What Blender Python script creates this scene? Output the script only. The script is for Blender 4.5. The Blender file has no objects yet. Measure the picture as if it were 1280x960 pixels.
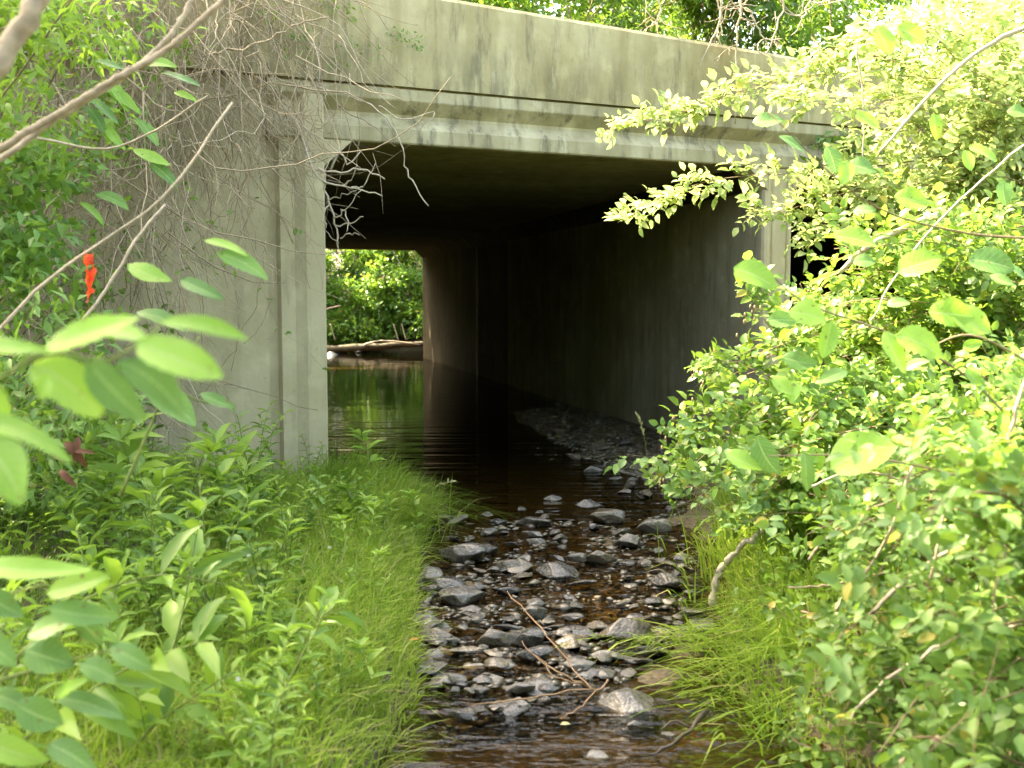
import bpy, math, random
import numpy as np
from mathutils import Vector

RNG = np.random.default_rng(7)
random.seed(7)
SC = bpy.context.scene
COL = SC.collection
H = 1.6
FPX = 1350.0
PITCH = math.atan(110.0 / FPX)
cp, sp = math.cos(PITCH), math.sin(PITCH)

# ------------------------------------------------------------------ helpers
def ray(px, py):
    u = 480.0 - py
    return np.array([px - 640.0, FPX * cp + u * sp, -FPX * sp + u * cp])

def at(px, py, Y):
    r = ray(px, py)
    return r / r[1] * Y + np.array([0, 0, H])

def G(px, py, z=0.0):
    r = ray(px, py)
    return r * ((z - H) / r[2]) + np.array([0, 0, H])

def nz(a):
    a = np.asarray(a, float)
    return a / np.maximum(np.linalg.norm(a, axis=-1, keepdims=True), 1e-9)

class MB:
    def __init__(self):
        self.v = []; self.n = 0; self.f = []; self.uv = []; self.flat = False
    def add(self, V, *Fs):
        V = np.asarray(V, float).reshape(-1, 3)
        self.v.append(V)
        for F in Fs:
            F = np.asarray(F, int)
            if F.size:
                self.f.append(F + self.n)
        self.n += len(V)
    def build(self, name, m, parent=None, smooth=False):
        me = bpy.data.meshes.new(name)
        V = np.concatenate(self.v) if self.v else np.zeros((0, 3))
        loops = np.concatenate([F.ravel() for F in self.f])
        tot = np.concatenate([np.full(len(F), F.shape[1]) for F in self.f])
        st = np.concatenate([[0], np.cumsum(tot)[:-1]])
        me.vertices.add(len(V)); me.vertices.foreach_set('co', V.ravel().astype(np.float32))
        me.loops.add(len(loops)); me.loops.foreach_set('vertex_index', loops.astype(np.int32))
        me.polygons.add(len(tot))
        me.polygons.foreach_set('loop_start', st.astype(np.int32))
        me.polygons.foreach_set('loop_total', tot.astype(np.int32))
        me.polygons.foreach_set('use_smooth', np.full(len(tot), not self.flat, bool))
        if self.uv:
            UV = np.concatenate(self.uv)
            l = me.uv_layers.new(name='UVMap')
            l.data.foreach_set('uv', UV[loops].ravel().astype(np.float32))
        me.update(calc_edges=True)
        if m: me.materials.append(m)
        o = bpy.data.objects.new(name, me)
        COL.objects.link(o)
        if parent: o.parent = parent
        return o

def tag(o, label=None, cat=None, group=None, kind=None):
    if label: o['label'] = label
    if cat: o['category'] = cat
    if group: o['group'] = group
    if kind: o['kind'] = kind
    return o

def thing(name, label, cat, loc=(0, 0, 0), group=None):
    o = bpy.data.objects.new(name, None)
    o.empty_display_size = .1
    COL.objects.link(o); o.location = loc
    return tag(o, label, cat, group)

def part(mb, name, m, root, smooth=False):
    """link a mesh built in world coordinates under a thing whose Empty only has a location"""
    o = mb.build(name, m, root, smooth)
    if root is not None:
        off = -np.array(root.location)
        p = root.parent
        n = len(o.data.vertices)
        co = np.zeros(n * 3, np.float32); o.data.vertices.foreach_get('co', co)
        co = co.reshape(-1, 3) + off.astype(np.float32)
        o.data.vertices.foreach_set('co', co.ravel()); o.data.update()
    return o

def dup(root, loc, rotz=0, scale=1.0, label=None, group=None, tilt=(0, 0)):
    r = root.copy(); COL.objects.link(r)
    r.location = loc; r.rotation_euler = (tilt[0], tilt[1], rotz); r.scale = (scale,) * 3
    if label: r['label'] = label
    if group: r['group'] = group
    for ch in list(root.children):
        c = ch.copy(); COL.objects.link(c); c.parent = r
    return r

def bez(p0, p1, p2, n=12, wob=0.0, rng=RNG):
    t = np.linspace(0, 1, n)[:, None]
    p0, p1, p2 = map(np.asarray, (p0, p1, p2))
    P = (1 - t) ** 2 * p0 + 2 * t * (1 - t) * p1 + t ** 2 * p2
    if wob:
        w = np.cumsum(rng.normal(0, wob, (n, 3)), axis=0)
        P = P + (w - t * w[-1]) 
    return P

def smoothpath(pts, n=14, wob=0.0, rng=RNG):
    pts = np.asarray(pts, float)
    m = len(pts)
    ext = np.vstack([2 * pts[0] - pts[1], pts, 2 * pts[-1] - pts[-2]])
    out = []
    for tt in np.linspace(0, m - 1 - 1e-6, n):
        i = int(tt); t = tt - i
        a, b, c, d = ext[i], ext[i + 1], ext[i + 2], ext[i + 3]
        out.append(.5 * ((2 * b) + (-a + c) * t + (2 * a - 5 * b + 4 * c - d) * t ** 2 + (-a + 3 * b - 3 * c + d) * t ** 3))
    P = np.array(out)
    if wob: P = P + rng.normal(0, wob, P.shape)
    return P

def tube(mb, P, r0, r1, sides=5, lumps=0.0, rng=RNG):
    P = np.asarray(P, float); n = len(P)
    T = nz(np.gradient(P, axis=0))
    ref = np.array([0, 0, 1.0]) if abs(T[:, 2]).mean() < .8 else np.array([1.0, 0, 0])
    S = nz(np.cross(T, ref)); U = np.cross(S, T)
    R = np.linspace(r0, r1, n)
    if lumps: R = R * (1 + rng.normal(0, lumps, n))
    a = np.linspace(0, 2 * math.pi, sides, endpoint=False)
    V = P[:, None] + R[:, None, None] * (S[:, None] * np.cos(a)[None, :, None] + U[:, None] * np.sin(a)[None, :, None])
    i = np.arange(n - 1)[:, None] * sides; j = np.arange(sides)[None]; k = (j + 1) % sides
    F = np.stack([i + j, i + k, i + sides + k, i + sides + j], -1).reshape(-1, 4)
    caps = np.array([list(range(sides))[::-1], [(n - 1) * sides + q for q in range(sides)]])
    mb.add(V.reshape(-1, 3), F, caps)

# leaf templates: (along, across, up)
LEAF8 = np.array([[0, 0, 0], [.32, 0, .0], [.70, 0, -.03], [1, 0, -.16],
                  [.30, .46, .10], [.68, .38, .05], [.30, -.46, .10], [.68, -.38, .05]])
L8Q = np.array([[1, 2, 5, 4], [1, 6, 7, 2]])
L8T = np.array([[0, 1, 4], [0, 6, 1], [2, 3, 5], [2, 7, 3]])
LEAF4 = np.array([[0, 0, 0], [.45, .42, .08], [1, 0, -.1], [.45, -.42, .08]])
L4T = np.array([[0, 2, 1], [0, 3, 2]])
LEAF6 = np.array([[0, 0, 0], [.4, 0, .02], [1, 0, -.15], [.4, .5, .1], [.4, -.5, .1]])
L6T = np.array([[0, 1, 3], [0, 4, 1], [1, 2, 3], [1, 4, 2]])

def leaves(mb, P, D, N, L, W, tpl=8):
    P = np.asarray(P, float)
    if not len(P): return
    D = nz(D); S = nz(np.cross(N, D)); U = np.cross(D, S)
    L = np.broadcast_to(np.asarray(L, float), (len(P),))[:, None, None]
    W = np.broadcast_to(np.asarray(W, float), (len(P),))[:, None, None]
    T = {8: LEAF8, 4: LEAF4, 6: LEAF6}[tpl]
    V = P[:, None] + L * (D[:, None] * T[None, :, 0:1] + W * S[:, None] * T[None, :, 1:2] + U[:, None] * T[None, :, 2:3] * 1.0)
    o = (np.arange(len(P)) * len(T))[:, None, None]
    if tpl == 8:
        mb.add(V.reshape(-1, 3), (o + L8Q[None]).reshape(-1, 4), (o + L8T[None]).reshape(-1, 3))
    else:
        t = L4T if tpl == 4 else L6T
        mb.add(V.reshape(-1, 3), (o + t[None]).reshape(-1, 3))

def blades(mb, B, Hh, lean, W, bend=.5):
    """grass blades: base points, height, lean vector (xy, length = sideways reach), width"""
    B = np.asarray(B, float); n = len(B)
    ts = np.array([0, .35, .68, 1.0])
    lean3 = np.concatenate([lean, np.zeros((n, 1))], 1)
    side = nz(np.stack([-lean[:, 1], lean[:, 0], np.zeros(n)], 1) + RNG.normal(0, .5, (n, 3)) * [1, 1, 0])
    Ln = np.linalg.norm(lean, axis=1)
    V = np.zeros((n, 7, 3))
    for k, t in enumerate(ts):
        up = Hh * (t - bend * np.clip(Ln / np.maximum(Hh, .01), 0, 1.6) * t ** 2.4 * .8)
        c = B + lean3 * (t ** 1.6) + np.stack([np.zeros(n), np.zeros(n), up], 1)
        w = W * (.55, .5, .36, 0)[k]
        if k < 3:
            V[:, 2 * k] = c - side * w[:, None]; V[:, 2 * k + 1] = c + side * w[:, None]
        else:
            V[:, 6] = c
    o = (np.arange(n) * 7)[:, None, None]
    Q = np.array([[0, 1, 3, 2], [2, 3, 5, 4]]); T = np.array([[4, 5, 6]])
    mb.add(V.reshape(-1, 3), (o + Q[None]).reshape(-1, 4), (o + T[None]).reshape(-1, 3))

def box8(mb, C):
    """C: 8 corners, bottom 4 counter-clockwise then top 4"""
    mb.flat = True
    mb.add(C, [[0, 3, 2, 1], [4, 5, 6, 7], [0, 1, 5, 4], [1, 2, 6, 5], [2, 3, 7, 6], [3, 0, 4, 7]])

def prism(mb, ring0, ring1):
    n = len(ring0); mb.flat = True
    V = np.vstack([ring0, ring1])
    r0 = np.asarray(ring0); ar = np.cross(r0, np.roll(r0, -1, 0)).sum(0)
    if ar @ (np.asarray(ring1)[0] - r0[0]) < 0: V = np.vstack([ring0[::-1], ring1[::-1]])
    F = [[i, (i + 1) % n, n + (i + 1) % n, n + i] for i in range(n)]
    mb.add(V, np.array(F), np.array([list(range(n))[::-1]]), np.array([[n + i for i in range(n)]]))

def vnoise(x, y, seed=0):
    r = np.random.default_rng(seed)
    z = 0
    for k in range(9):
        a = r.uniform(0, 6.28); f = r.uniform(.6, 2.2)
        z = z + np.sin((x * math.cos(a) + y * math.sin(a)) * f + r.uniform(0, 6.28))
    return z / 4.5

# ------------------------------------------------------------------ materials
def newmat(name):
    m = bpy.data.materials.new(name); m.use_nodes = True
    nt = m.node_tree; nt.nodes.clear()
    out = nt.nodes.new('ShaderNodeOutputMaterial')
    return m, nt, out

def N_(nt, t, **k):
    n = nt.nodes.new(t)
    for a, b in k.items(): setattr(n, a, b)
    return n

def ramp(nt, stops, fac=None):
    r = nt.nodes.new('ShaderNodeValToRGB')
    e = r.color_ramp.elements
    while len(e) < len(stops): e.new(.5)
    for i, (p, c) in enumerate(stops):
        e[i].position = p; e[i].color = (*c, 1)
    if fac is not None: nt.links.new(fac, r.inputs[0])
    return r

def leafmat(name, dark, mid, light, trans=(.25, .42, .05), tmix=.42, rough=.42, spec=.4, dead=None, deadamt=.025):
    m, nt, out = newmat(name)
    g = N_(nt, 'ShaderNodeNewGeometry')
    stops = [(0, dark), (.5, mid), (.85 if dead else 1, light)]
    if dead: stops += [(1 - deadamt - .01, light), (1 - deadamt, dead)]
    r = ramp(nt, stops, g.outputs['Random Per Island'])
    b = N_(nt, 'ShaderNodeBsdfPrincipled'); b.inputs['Roughness'].default_value = rough
    b.inputs['Specular IOR Level'].default_value = spec
    nt.links.new(r.outputs[0], b.inputs['Base Color'])
    tr = N_(nt, 'ShaderNodeBsdfTranslucent')
    mx = N_(nt, 'ShaderNodeMix', data_type='RGBA'); mx.inputs[0].default_value = .35
    nt.links.new(r.outputs[0], mx.inputs[6]); 
    mx.inputs[6].default_value = (*trans, 1); mx.inputs[7].default_value = (*trans, 1)
    nt.links.new(r.outputs[0], mx.inputs[6]); mx.inputs[0].default_value = .75
    nt.links.new(mx.outputs[2], tr.inputs[0])
    ms = N_(nt, 'ShaderNodeMixShader'); ms.inputs[0].default_value = tmix
    nt.links.new(b.outputs[0], ms.inputs[1]); nt.links.new(tr.outputs[0], ms.inputs[2])
    nt.links.new(ms.outputs[0], out.inputs[0])
    return m

def barkmat(name, a, b, scale=40, rough=.85):
    m, nt, out = newmat(name)
    tc = N_(nt, 'ShaderNodeTexCoord')
    g = N_(nt, 'ShaderNodeNewGeometry')
    n = N_(nt, 'ShaderNodeTexNoise'); n.inputs['Scale'].default_value = scale; n.inputs['Detail'].default_value = 5
    nt.links.new(tc.outputs['Object'], n.inputs['Vector'])
    ad = N_(nt, 'ShaderNodeMath', operation='MULTIPLY_ADD'); ad.inputs[1].default_value = .45
    nt.links.new(g.outputs['Random Per Island'], ad.inputs[0])
    sb = N_(nt, 'ShaderNodeMath', operation='MULTIPLY'); sb.inputs[1].default_value = .75
    nt.links.new(n.outputs[0], sb.inputs[0]); nt.links.new(sb.outputs[0], ad.inputs[2])
    r = ramp(nt, [(.2, a), (.8, b)], ad.outputs[0])
    p = N_(nt, 'ShaderNodeBsdfPrincipled'); p.inputs['Roughness'].default_value = rough
    p.inputs['Specular IOR Level'].default_value = .25
    nt.links.new(r.outputs[0], p.inputs['Base Color'])
    bp = N_(nt, 'ShaderNodeBump'); bp.inputs['Strength'].default_value = .9; bp.inputs['Distance'].default_value = .006
    nt.links.new(n.outputs[0], bp.inputs['Height']); nt.links.new(bp.outputs[0], p.inputs['Normal'])
    nt.links.new(p.outputs[0], out.inputs[0])
    return m

def concretemat(name, base, stain, moss, dark=(.07, .062, .045), streak=.5, mossamt=.5, darkamt=.5, axis=(1, 1, 1)):
    m, nt, out = newmat(name)
    tc = N_(nt, 'ShaderNodeTexCoord')
    def noise(scale, detail, sx=(1, 1, 1), rough=.55):
        mp = N_(nt, 'ShaderNodeMapping'); mp.inputs['Scale'].default_value = sx
        nt.links.new(tc.outputs['Object'], mp.inputs[0])
        n = N_(nt, 'ShaderNodeTexNoise'); n.inputs['Scale'].default_value = scale
        n.inputs['Detail'].default_value = detail; n.inputs['Roughness'].default_value = rough
        nt.links.new(mp.outputs[0], n.inputs['Vector']); return n
    def mix(a, b, f):
        x = N_(nt, 'ShaderNodeMix', data_type='RGBA')
        nt.links.new(f, x.inputs[0])
        for s, i in ((a, 6), (b, 7)):
            if hasattr(s, 'links'): nt.links.new(s, x.inputs[i])
            else: x.inputs[i].default_value = (*s, 1)
        return x.outputs[2]
    def rmp(n, lo, hi, top=1.0):
        r = N_(nt, 'ShaderNodeMapRange'); r.inputs[1].default_value = lo; r.inputs[2].default_value = hi
        r.inputs[4].default_value = top
        nt.links.new(n.outputs[0], r.inputs[0]); return r.outputs[0]
    c = mix(base, stain, rmp(noise(1.1, 6), .35, .68))
    c = mix(c, tuple(x * 1.22 for x in base), rmp(noise(5, 5), .52, .72, .55))
    c = mix(c, stain, rmp(noise(2.2, 6, (2.8, 2.8, .16)), .45, .7, streak))
    c = mix(c, moss, rmp(noise(.8, 5, (1, 1, .55)), .48, .72, mossamt))
    c = mix(c, dark, rmp(noise(3.4, 8, (2.2, 2.2, .45), .68), .53, .66, darkamt))
    c = mix(c, tuple(x * .45 for x in base), rmp(noise(34, 3), .64, .74, .45))
    c = mix(c, tuple(min(.62, x * 1.6) for x in base), rmp(noise(2.6, 7, (3.2, 3.2, .22), .7), .62, .76, .45))
    if name == 'weathered_concrete':
        sz = N_(nt, 'ShaderNodeSeparateXYZ'); nt.links.new(tc.outputs['Object'], sz.inputs[0])
        zr = N_(nt, 'ShaderNodeMapRange'); zr.inputs[1].default_value = 3.75; zr.inputs[2].default_value = 3.25
        nt.links.new(sz.outputs[2], zr.inputs[0])
        ml = N_(nt, 'ShaderNodeMath', operation='MULTIPLY'); nt.links.new(zr.outputs[0], ml.inputs[0])
        nt.links.new(rmp(noise(4.2, 7, (1.6, 1.6, .4), .65), .44, .62, .62), ml.inputs[1])
        c = mix(c, (.12, .105, .065), ml.outputs[0])
        m2 = N_(nt, 'ShaderNodeMath', operation='MULTIPLY'); nt.links.new(zr.outputs[0], m2.inputs[0])
        nt.links.new(rmp(noise(7, 6, (2, 2, .35), .65), .6, .72, .7), m2.inputs[1])
        c = mix(c, (.55, .5, .38), m2.outputs[0])
    p = N_(nt, 'ShaderNodeBsdfPrincipled'); p.inputs['Roughness'].default_value = .95 if axis[0] == 0 else .88
    p.inputs['Specular IOR Level'].default_value = .04 if axis[0] == 0 else .25
    nt.links.new(c, p.inputs['Base Color'])
    b1 = noise(26, 6); bp = N_(nt, 'ShaderNodeBump'); bp.inputs['Strength'].default_value = .28; bp.inputs['Distance'].default_value = .012
    nt.links.new(b1.outputs[0], bp.inputs['Height']); nt.links.new(bp.outputs[0], p.inputs['Normal'])
    nt.links.new(p.outputs[0], out.inputs[0])
    return m

def stonemat(name, a, b, c, wet=.28):
    m, nt, out = newmat(name)
    tc = N_(nt, 'ShaderNodeTexCoord'); oi = N_(nt, 'ShaderNodeObjectInfo')
    va = N_(nt, 'ShaderNodeVectorMath', operation='ADD')
    nt.links.new(tc.outputs['Object'], va.inputs[0]); 
    sc = N_(nt, 'ShaderNodeVectorMath', operation='SCALE'); sc.inputs[0].default_value = (7, 11, 5)
    nt.links.new(oi.outputs['Random'], sc.inputs['Scale']); nt.links.new(sc.outputs[0], va.inputs[1])
    n = N_(nt, 'ShaderNodeTexNoise'); n.inputs['Scale'].default_value = 2.6; n.inputs['Detail'].default_value = 8; n.inputs['Roughness'].default_value = .65
    nt.links.new(va.outputs[0], n.inputs['Vector'])
    r = ramp(nt, [(.3, a), (.52, b), (.74, c)], n.outputs[0])
    n2 = N_(nt, 'ShaderNodeTexNoise'); n2.inputs['Scale'].default_value = 9; n2.inputs['Detail'].default_value = 6
    nt.links.new(va.outputs[0], n2.inputs['Vector'])
    p = N_(nt, 'ShaderNodeBsdfPrincipled'); p.inputs['Coat Weight'].default_value = .45; p.inputs['Coat Roughness'].default_value = .08
    rr = N_(nt, 'ShaderNodeMapRange'); rr.inputs[1].default_value = .35; rr.inputs[2].default_value = .65
    rr.inputs[3].default_value = wet; rr.inputs[4].default_value = wet + .35
    nt.links.new(n2.outputs[0], rr.inputs[0]); nt.links.new(rr.outputs[0], p.inputs['Roughness'])
    nt.links.new(r.outputs[0], p.inputs['Base Color'])
    bp = N_(nt, 'ShaderNodeBump'); bp.inputs['Strength'].default_value = .4; bp.inputs['Distance'].default_value = .05
    nt.links.new(n2.outputs[0], bp.inputs['Height']); nt.links.new(bp.outputs[0], p.inputs['Normal'])
    nt.links.new(p.outputs[0], out.inputs[0])
    return m

def groundmat():
    m, nt, out = newmat('soil')
    tc = N_(nt, 'ShaderNodeTexCoord')
    n = N_(nt, 'ShaderNodeTexNoise'); n.inputs['Scale'].default_value = 2.5; n.inputs['Detail'].default_value = 8
    nt.links.new(tc.outputs['Object'], n.inputs['Vector'])
    r = ramp(nt, [(.3, (.035, .026, .014)), (.5, (.075, .055, .03)), (.7, (.05, .065, .02))], n.outputs[0])
    n3 = N_(nt, 'ShaderNodeTexNoise'); n3.inputs['Scale'].default_value = 38; n3.inputs['Detail'].default_value = 4
    nt.links.new(tc.outputs['Object'], n3.inputs['Vector'])
    bedr = ramp(nt, [(.35, (.035, .024, .010)), (.5, (.09, .06, .024)), (.68, (.17, .12, .055))], n3.outputs[0])
    sx = N_(nt, 'ShaderNodeSeparateXYZ'); nt.links.new(tc.outputs['Object'], sx.inputs[0])
    mr = N_(nt, 'ShaderNodeMapRange'); mr.inputs[1].default_value = -.02; mr.inputs[2].default_value = .06
    nt.links.new(sx.outputs[2], mr.inputs[0])
    mx = N_(nt, 'ShaderNodeMix', data_type='RGBA')
    nt.links.new(mr.outputs[0], mx.inputs[0]); nt.links.new(bedr.outputs[0], mx.inputs[6]); nt.links.new(r.outputs[0], mx.inputs[7])
    p = N_(nt, 'ShaderNodeBsdfPrincipled'); p.inputs['Roughness'].default_value = .8
    nt.links.new(mx.outputs[2], p.inputs['Base Color'])
    bp = N_(nt, 'ShaderNodeBump'); bp.inputs['Strength'].default_value = .6; bp.inputs['Distance'].default_value = .02
    nt.links.new(n3.outputs[0], bp.inputs['Height']); nt.links.new(bp.outputs[0], p.inputs['Normal'])
    nt.links.new(p.outputs[0], out.inputs[0])
    return m

def watermat():
    m, nt, out = newmat('stream_water')
    tc = N_(nt, 'ShaderNodeTexCoord')
    def noise(scale, sx, d=3, rot=0):
        mp = N_(nt, 'ShaderNodeMapping'); mp.inputs['Scale'].default_value = sx; mp.inputs['Rotation'].default_value = (0, 0, rot)
        nt.links.new(tc.outputs['Object'], mp.inputs[0])
        n = N_(nt, 'ShaderNodeTexNoise'); n.inputs['Scale'].default_value = scale; n.inputs['Detail'].default_value = d
        nt.links.new(mp.outputs[0], n.inputs['Vector']); return n
    sx = N_(nt, 'ShaderNodeSeparateXYZ'); nt.links.new(tc.outputs['Object'], sx.inputs[0])
    # long lazy ripples in the tunnel pool, choppy water over the stones
    a = noise(1.0, (.5, 2.6, 1), 3, .1)
    b = noise(13, (1, 1.7, 1), 3)
    c = noise(4.2, (.8, 1.8, 1), 3)
    rif = N_(nt, 'ShaderNodeMapRange', interpolation_type='SMOOTHSTEP'); rif.inputs[1].default_value = 8.3; rif.inputs[2].default_value = 7.3
    nt.links.new(sx.outputs[1], rif.inputs[0])
    def mul(x, k):
        q = N_(nt, 'ShaderNodeMath', operation='MULTIPLY'); nt.links.new(x, q.inputs[0])
        if hasattr(k, 'links'): nt.links.new(k, q.inputs[1])
        else: q.inputs[1].default_value = k
        return q.outputs[0]
    def add(x, y):
        q = N_(nt, 'ShaderNodeMath', operation='ADD'); nt.links.new(x, q.inputs[0]); nt.links.new(y, q.inputs[1]); return q.outputs[0]
    band = noise(1.5, (.22, 4.2, 1), 2, .06)
    bm = N_(nt, 'ShaderNodeMapRange', interpolation_type='SMOOTHSTEP'); bm.inputs[1].default_value = 17; bm.inputs[2].default_value = 9.5
    nt.links.new(sx.outputs[1], bm.inputs[0])
    h0 = add(mul(a.outputs[0], .009), mul(mul(band.outputs[0], .03), bm.outputs[0]))
    h = add(h0, mul(add(mul(b.outputs[0], .014), mul(c.outputs[0], .045)), rif.outputs[0]))
    bp = N_(nt, 'ShaderNodeBump'); bp.inputs['Strength'].default_value = 1; bp.inputs['Distance'].default_value = 1
    nt.links.new(h, bp.inputs['Height'])
    fr = N_(nt, 'ShaderNodeFresnel'); fr.inputs[0].default_value = 1.33; nt.links.new(bp.outputs[0], fr.inputs['Normal'])
    gl = N_(nt, 'ShaderNodeBsdfGlossy'); gl.inputs['Roughness'].default_value = .02; nt.links.new(bp.outputs[0], gl.inputs['Normal'])
    tr = N_(nt, 'ShaderNodeBsdfTransparent'); tr.inputs[0].default_value = (.52, .43, .25, 1)
    ms = N_(nt, 'ShaderNodeMixShader'); nt.links.new(fr.outputs[0], ms.inputs[0])
    nt.links.new(tr.outputs[0], ms.inputs[1]); nt.links.new(gl.outputs[0], ms.inputs[2])
    nt.links.new(ms.outputs[0], out.inputs[0])
    return m

def plainmat(name, c, rough=.7, trans=None):
    m, nt, out = newmat(name)
    p = N_(nt, 'ShaderNodeBsdfPrincipled'); p.inputs['Roughness'].default_value = rough
    n = N_(nt, 'ShaderNodeTexNoise'); n.inputs['Scale'].default_value = 30
    r = ramp(nt, [(.3, tuple(x * .75 for x in c)), (.7, tuple(min(1, x * 1.15) for x in c))], n.outputs[0])
    nt.links.new(r.outputs[0], p.inputs['Base Color'])
    if trans:
        t = N_(nt, 'ShaderNodeBsdfTranslucent'); nt.links.new(r.outputs[0], t.inputs[0])
        ms = N_(nt, 'ShaderNodeMixShader'); ms.inputs[0].default_value = trans
        nt.links.new(p.outputs[0], ms.inputs[1]); nt.links.new(t.outputs[0], ms.inputs[2]); nt.links.new(ms.outputs[0], out.inputs[0])
    else:
        nt.links.new(p.outputs[0], out.inputs[0])
    return m

def bigleafmat(name, a, b, trans=.4):
    """broad leaf with a pale midrib and side veins drawn along its own UV"""
    m, nt, out = newmat(name)
    uv = N_(nt, 'ShaderNodeUVMap'); s = N_(nt, 'ShaderNodeSeparateXYZ'); nt.links.new(uv.outputs[0], s.inputs[0])
    def mth(op, x, y=None, z=None):
        q = N_(nt, 'ShaderNodeMath', operation=op)
        for i, k in enumerate((x, y, z)):
            if k is None: continue
            if hasattr(k, 'links'): nt.links.new(k, q.inputs[i])
            else: q.inputs[i].default_value = k
        return q.outputs[0]
    ax = mth('ABSOLUTE', mth('SUBTRACT', s.outputs[1], .5))
    mid = mth('LESS_THAN', ax, .022)
    fr = mth('FRACT', mth('MULTIPLY', mth('SUBTRACT', s.outputs[0], mth('MULTIPLY', ax, .5)), 8))
    side = mth('MULTIPLY', mth('LESS_THAN', fr, .1), .45)
    vein = mth('MAXIMUM', mid, side)
    tc = N_(nt, 'ShaderNodeTexCoord'); n = N_(nt, 'ShaderNodeTexNoise'); n.inputs['Scale'].default_value = 25; n.inputs['Detail'].default_value = 4
    nt.links.new(tc.outputs['Object'], n.inputs['Vector'])
    oi = N_(nt, 'ShaderNodeObjectInfo')
    r = ramp(nt, [(.25, a), (.75, b)], mth('MULTIPLY_ADD', oi.outputs['Random'], .5, mth('MULTIPLY', n.outputs[0], .5)))
    mx = N_(nt, 'ShaderNodeMix', data_type='RGBA'); nt.links.new(mth('MULTIPLY', vein, .75), mx.inputs[0])
    nt.links.new(r.outputs[0], mx.inputs[6]); mx.inputs[7].default_value = (.42, .56, .2, 1)
    p = N_(nt, 'ShaderNodeBsdfPrincipled'); p.inputs['Roughness'].default_value = .45
    n5 = N_(nt, 'ShaderNodeTexNoise'); n5.inputs['Scale'].default_value = 70; n5.inputs['Detail'].default_value = 3
    nt.links.new(tc.outputs['Object'], n5.inputs['Vector'])
    sp_ = N_(nt, 'ShaderNodeMix', data_type='RGBA'); nt.links.new(mth('GREATER_THAN', n5.outputs[0], .69), sp_.inputs[0])
    nt.links.new(mx.outputs[2], sp_.inputs[6]); sp_.inputs[7].default_value = (.16, .11, .03, 1)
    mx = sp_
    nt.links.new(mx.outputs[2], p.inputs['Base Color'])
    t = N_(nt, 'ShaderNodeBsdfTranslucent')
    nt.links.new(mx.outputs[2], t.inputs[0])
    ms = N_(nt, 'ShaderNodeMixShader'); ms.inputs[0].default_value = trans
    nt.links.new(p.outputs[0], ms.inputs[1]); nt.links.new(t.outputs[0], ms.inputs[2]); nt.links.new(ms.outputs[0], out.inputs[0])
    return m

M = {}
M['concrete'] = concretemat('weathered_concrete', (.44, .385, .225), (.27, .225, .11), (.19, .17, .04), darkamt=.55, mossamt=.6, streak=.8)
M['trim'] = concretemat('trim_concrete', (.46, .41, .27), (.24, .205, .11), (.19, .175, .045), darkamt=.7, mossamt=.55, streak=.8)
M['wing'] = concretemat('wing_concrete', (.51, .445, .29), (.38, .325, .195), (.22, .2, .1), darkamt=.2, mossamt=.35)
M['inner'] = concretemat('shaded_tunnel_concrete', (.075, .066, .043), (.04, .034, .02), (.05, .046, .014), axis=(0, 0, 0), dark=(.026,.023,.016), darkamt=.6, mossamt=.5, streak=.8)  # darker copy of the tunnel concrete, with the deep shade in its colour
M['mouth'] = concretemat('lit_mouth_concrete', (.38, .34, .235), (.24, .21, .13), (.19, .17, .065), axis=(0, 0, 0), darkamt=.35, mossamt=.4, streak=.8)  # paler copy for the front stretch; daylight at the mouth painted in
M['joint'] = concretemat('pale_joint', (.32, .3, .23), (.24, .22, .16), (.2, .2, .1), darkamt=.2)
M['soil'] = groundmat()
M['water'] = watermat()
M['rose'] = leafmat('rose_leaf', (.08, .155, .03), (.14, .25, .045), (.23, .34, .07), tmix=.45, dead=(.40, .32, .07))
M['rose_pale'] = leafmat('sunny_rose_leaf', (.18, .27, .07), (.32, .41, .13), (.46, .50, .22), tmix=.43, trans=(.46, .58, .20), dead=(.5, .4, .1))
M['rose_shade'] = leafmat('blue_green_rose_leaf', (.08, .17, .035), (.14, .27, .055), (.23, .36, .085), tmix=.40, dead=(.35, .30, .05))
M['vine_leaf'] = leafmat('vine_leaf', (.07, .16, .03), (.11, .24, .05), (.18, .32, .07), tmix=.45)
M['weed'] = leafmat('weed_leaf', (.10, .20, .025), (.17, .31, .04), (.26, .40, .06), tmix=.46)
M['weed_light'] = leafmat('young_weed_leaf', (.16, .28, .04), (.24, .39, .055), (.34, .48, .08), tmix=.47)
M['weed_dark'] = leafmat('dark_weed_leaf', (.085, .18, .035), (.14, .265, .05), (.20, .34, .065), tmix=.38)
M['grass'] = leafmat('grass_blade', (.12, .23, .025), (.20, .34, .04), (.31, .42, .08), tmix=.5, spec=.15, dead=(.42, .36, .15), deadamt=.07)
M['grass_light'] = leafmat('pale_grass_blade', (.20, .30, .035), (.30, .42, .06), (.44, .50, .13), tmix=.5, spec=.15, dead=(.5, .42, .2), deadamt=.09)
M['bush'] = leafmat('bush_leaf', (.03, .075, .015), (.06, .14, .025), (.11, .21, .04), tmix=.4)
M['bush_far'] = leafmat('far_bush_leaf', (.075, .165, .02), (.13, .27, .035), (.21, .37, .06), tmix=.46, dead=(.4, .25, .05))
M['cane'] = barkmat('rose_cane', (.13, .09, .05), (.30, .22, .13))
M['green_stem'] = barkmat('green_stem', (.10, .15, .04), (.20, .24, .07))
M['twig'] = barkmat('dry_twig', (.18, .13, .085), (.48, .39, .27))
M['twig_dark'] = barkmat('dark_dry_vine', (.12, .085, .055), (.42, .325, .21))
M['twig_pale'] = barkmat('pale_twig', (.24, .19, .13), (.48, .41, .30))
M['twig_red'] = barkmat('red_brown_twig', (.15, .085, .045), (.32, .2, .11))
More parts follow.
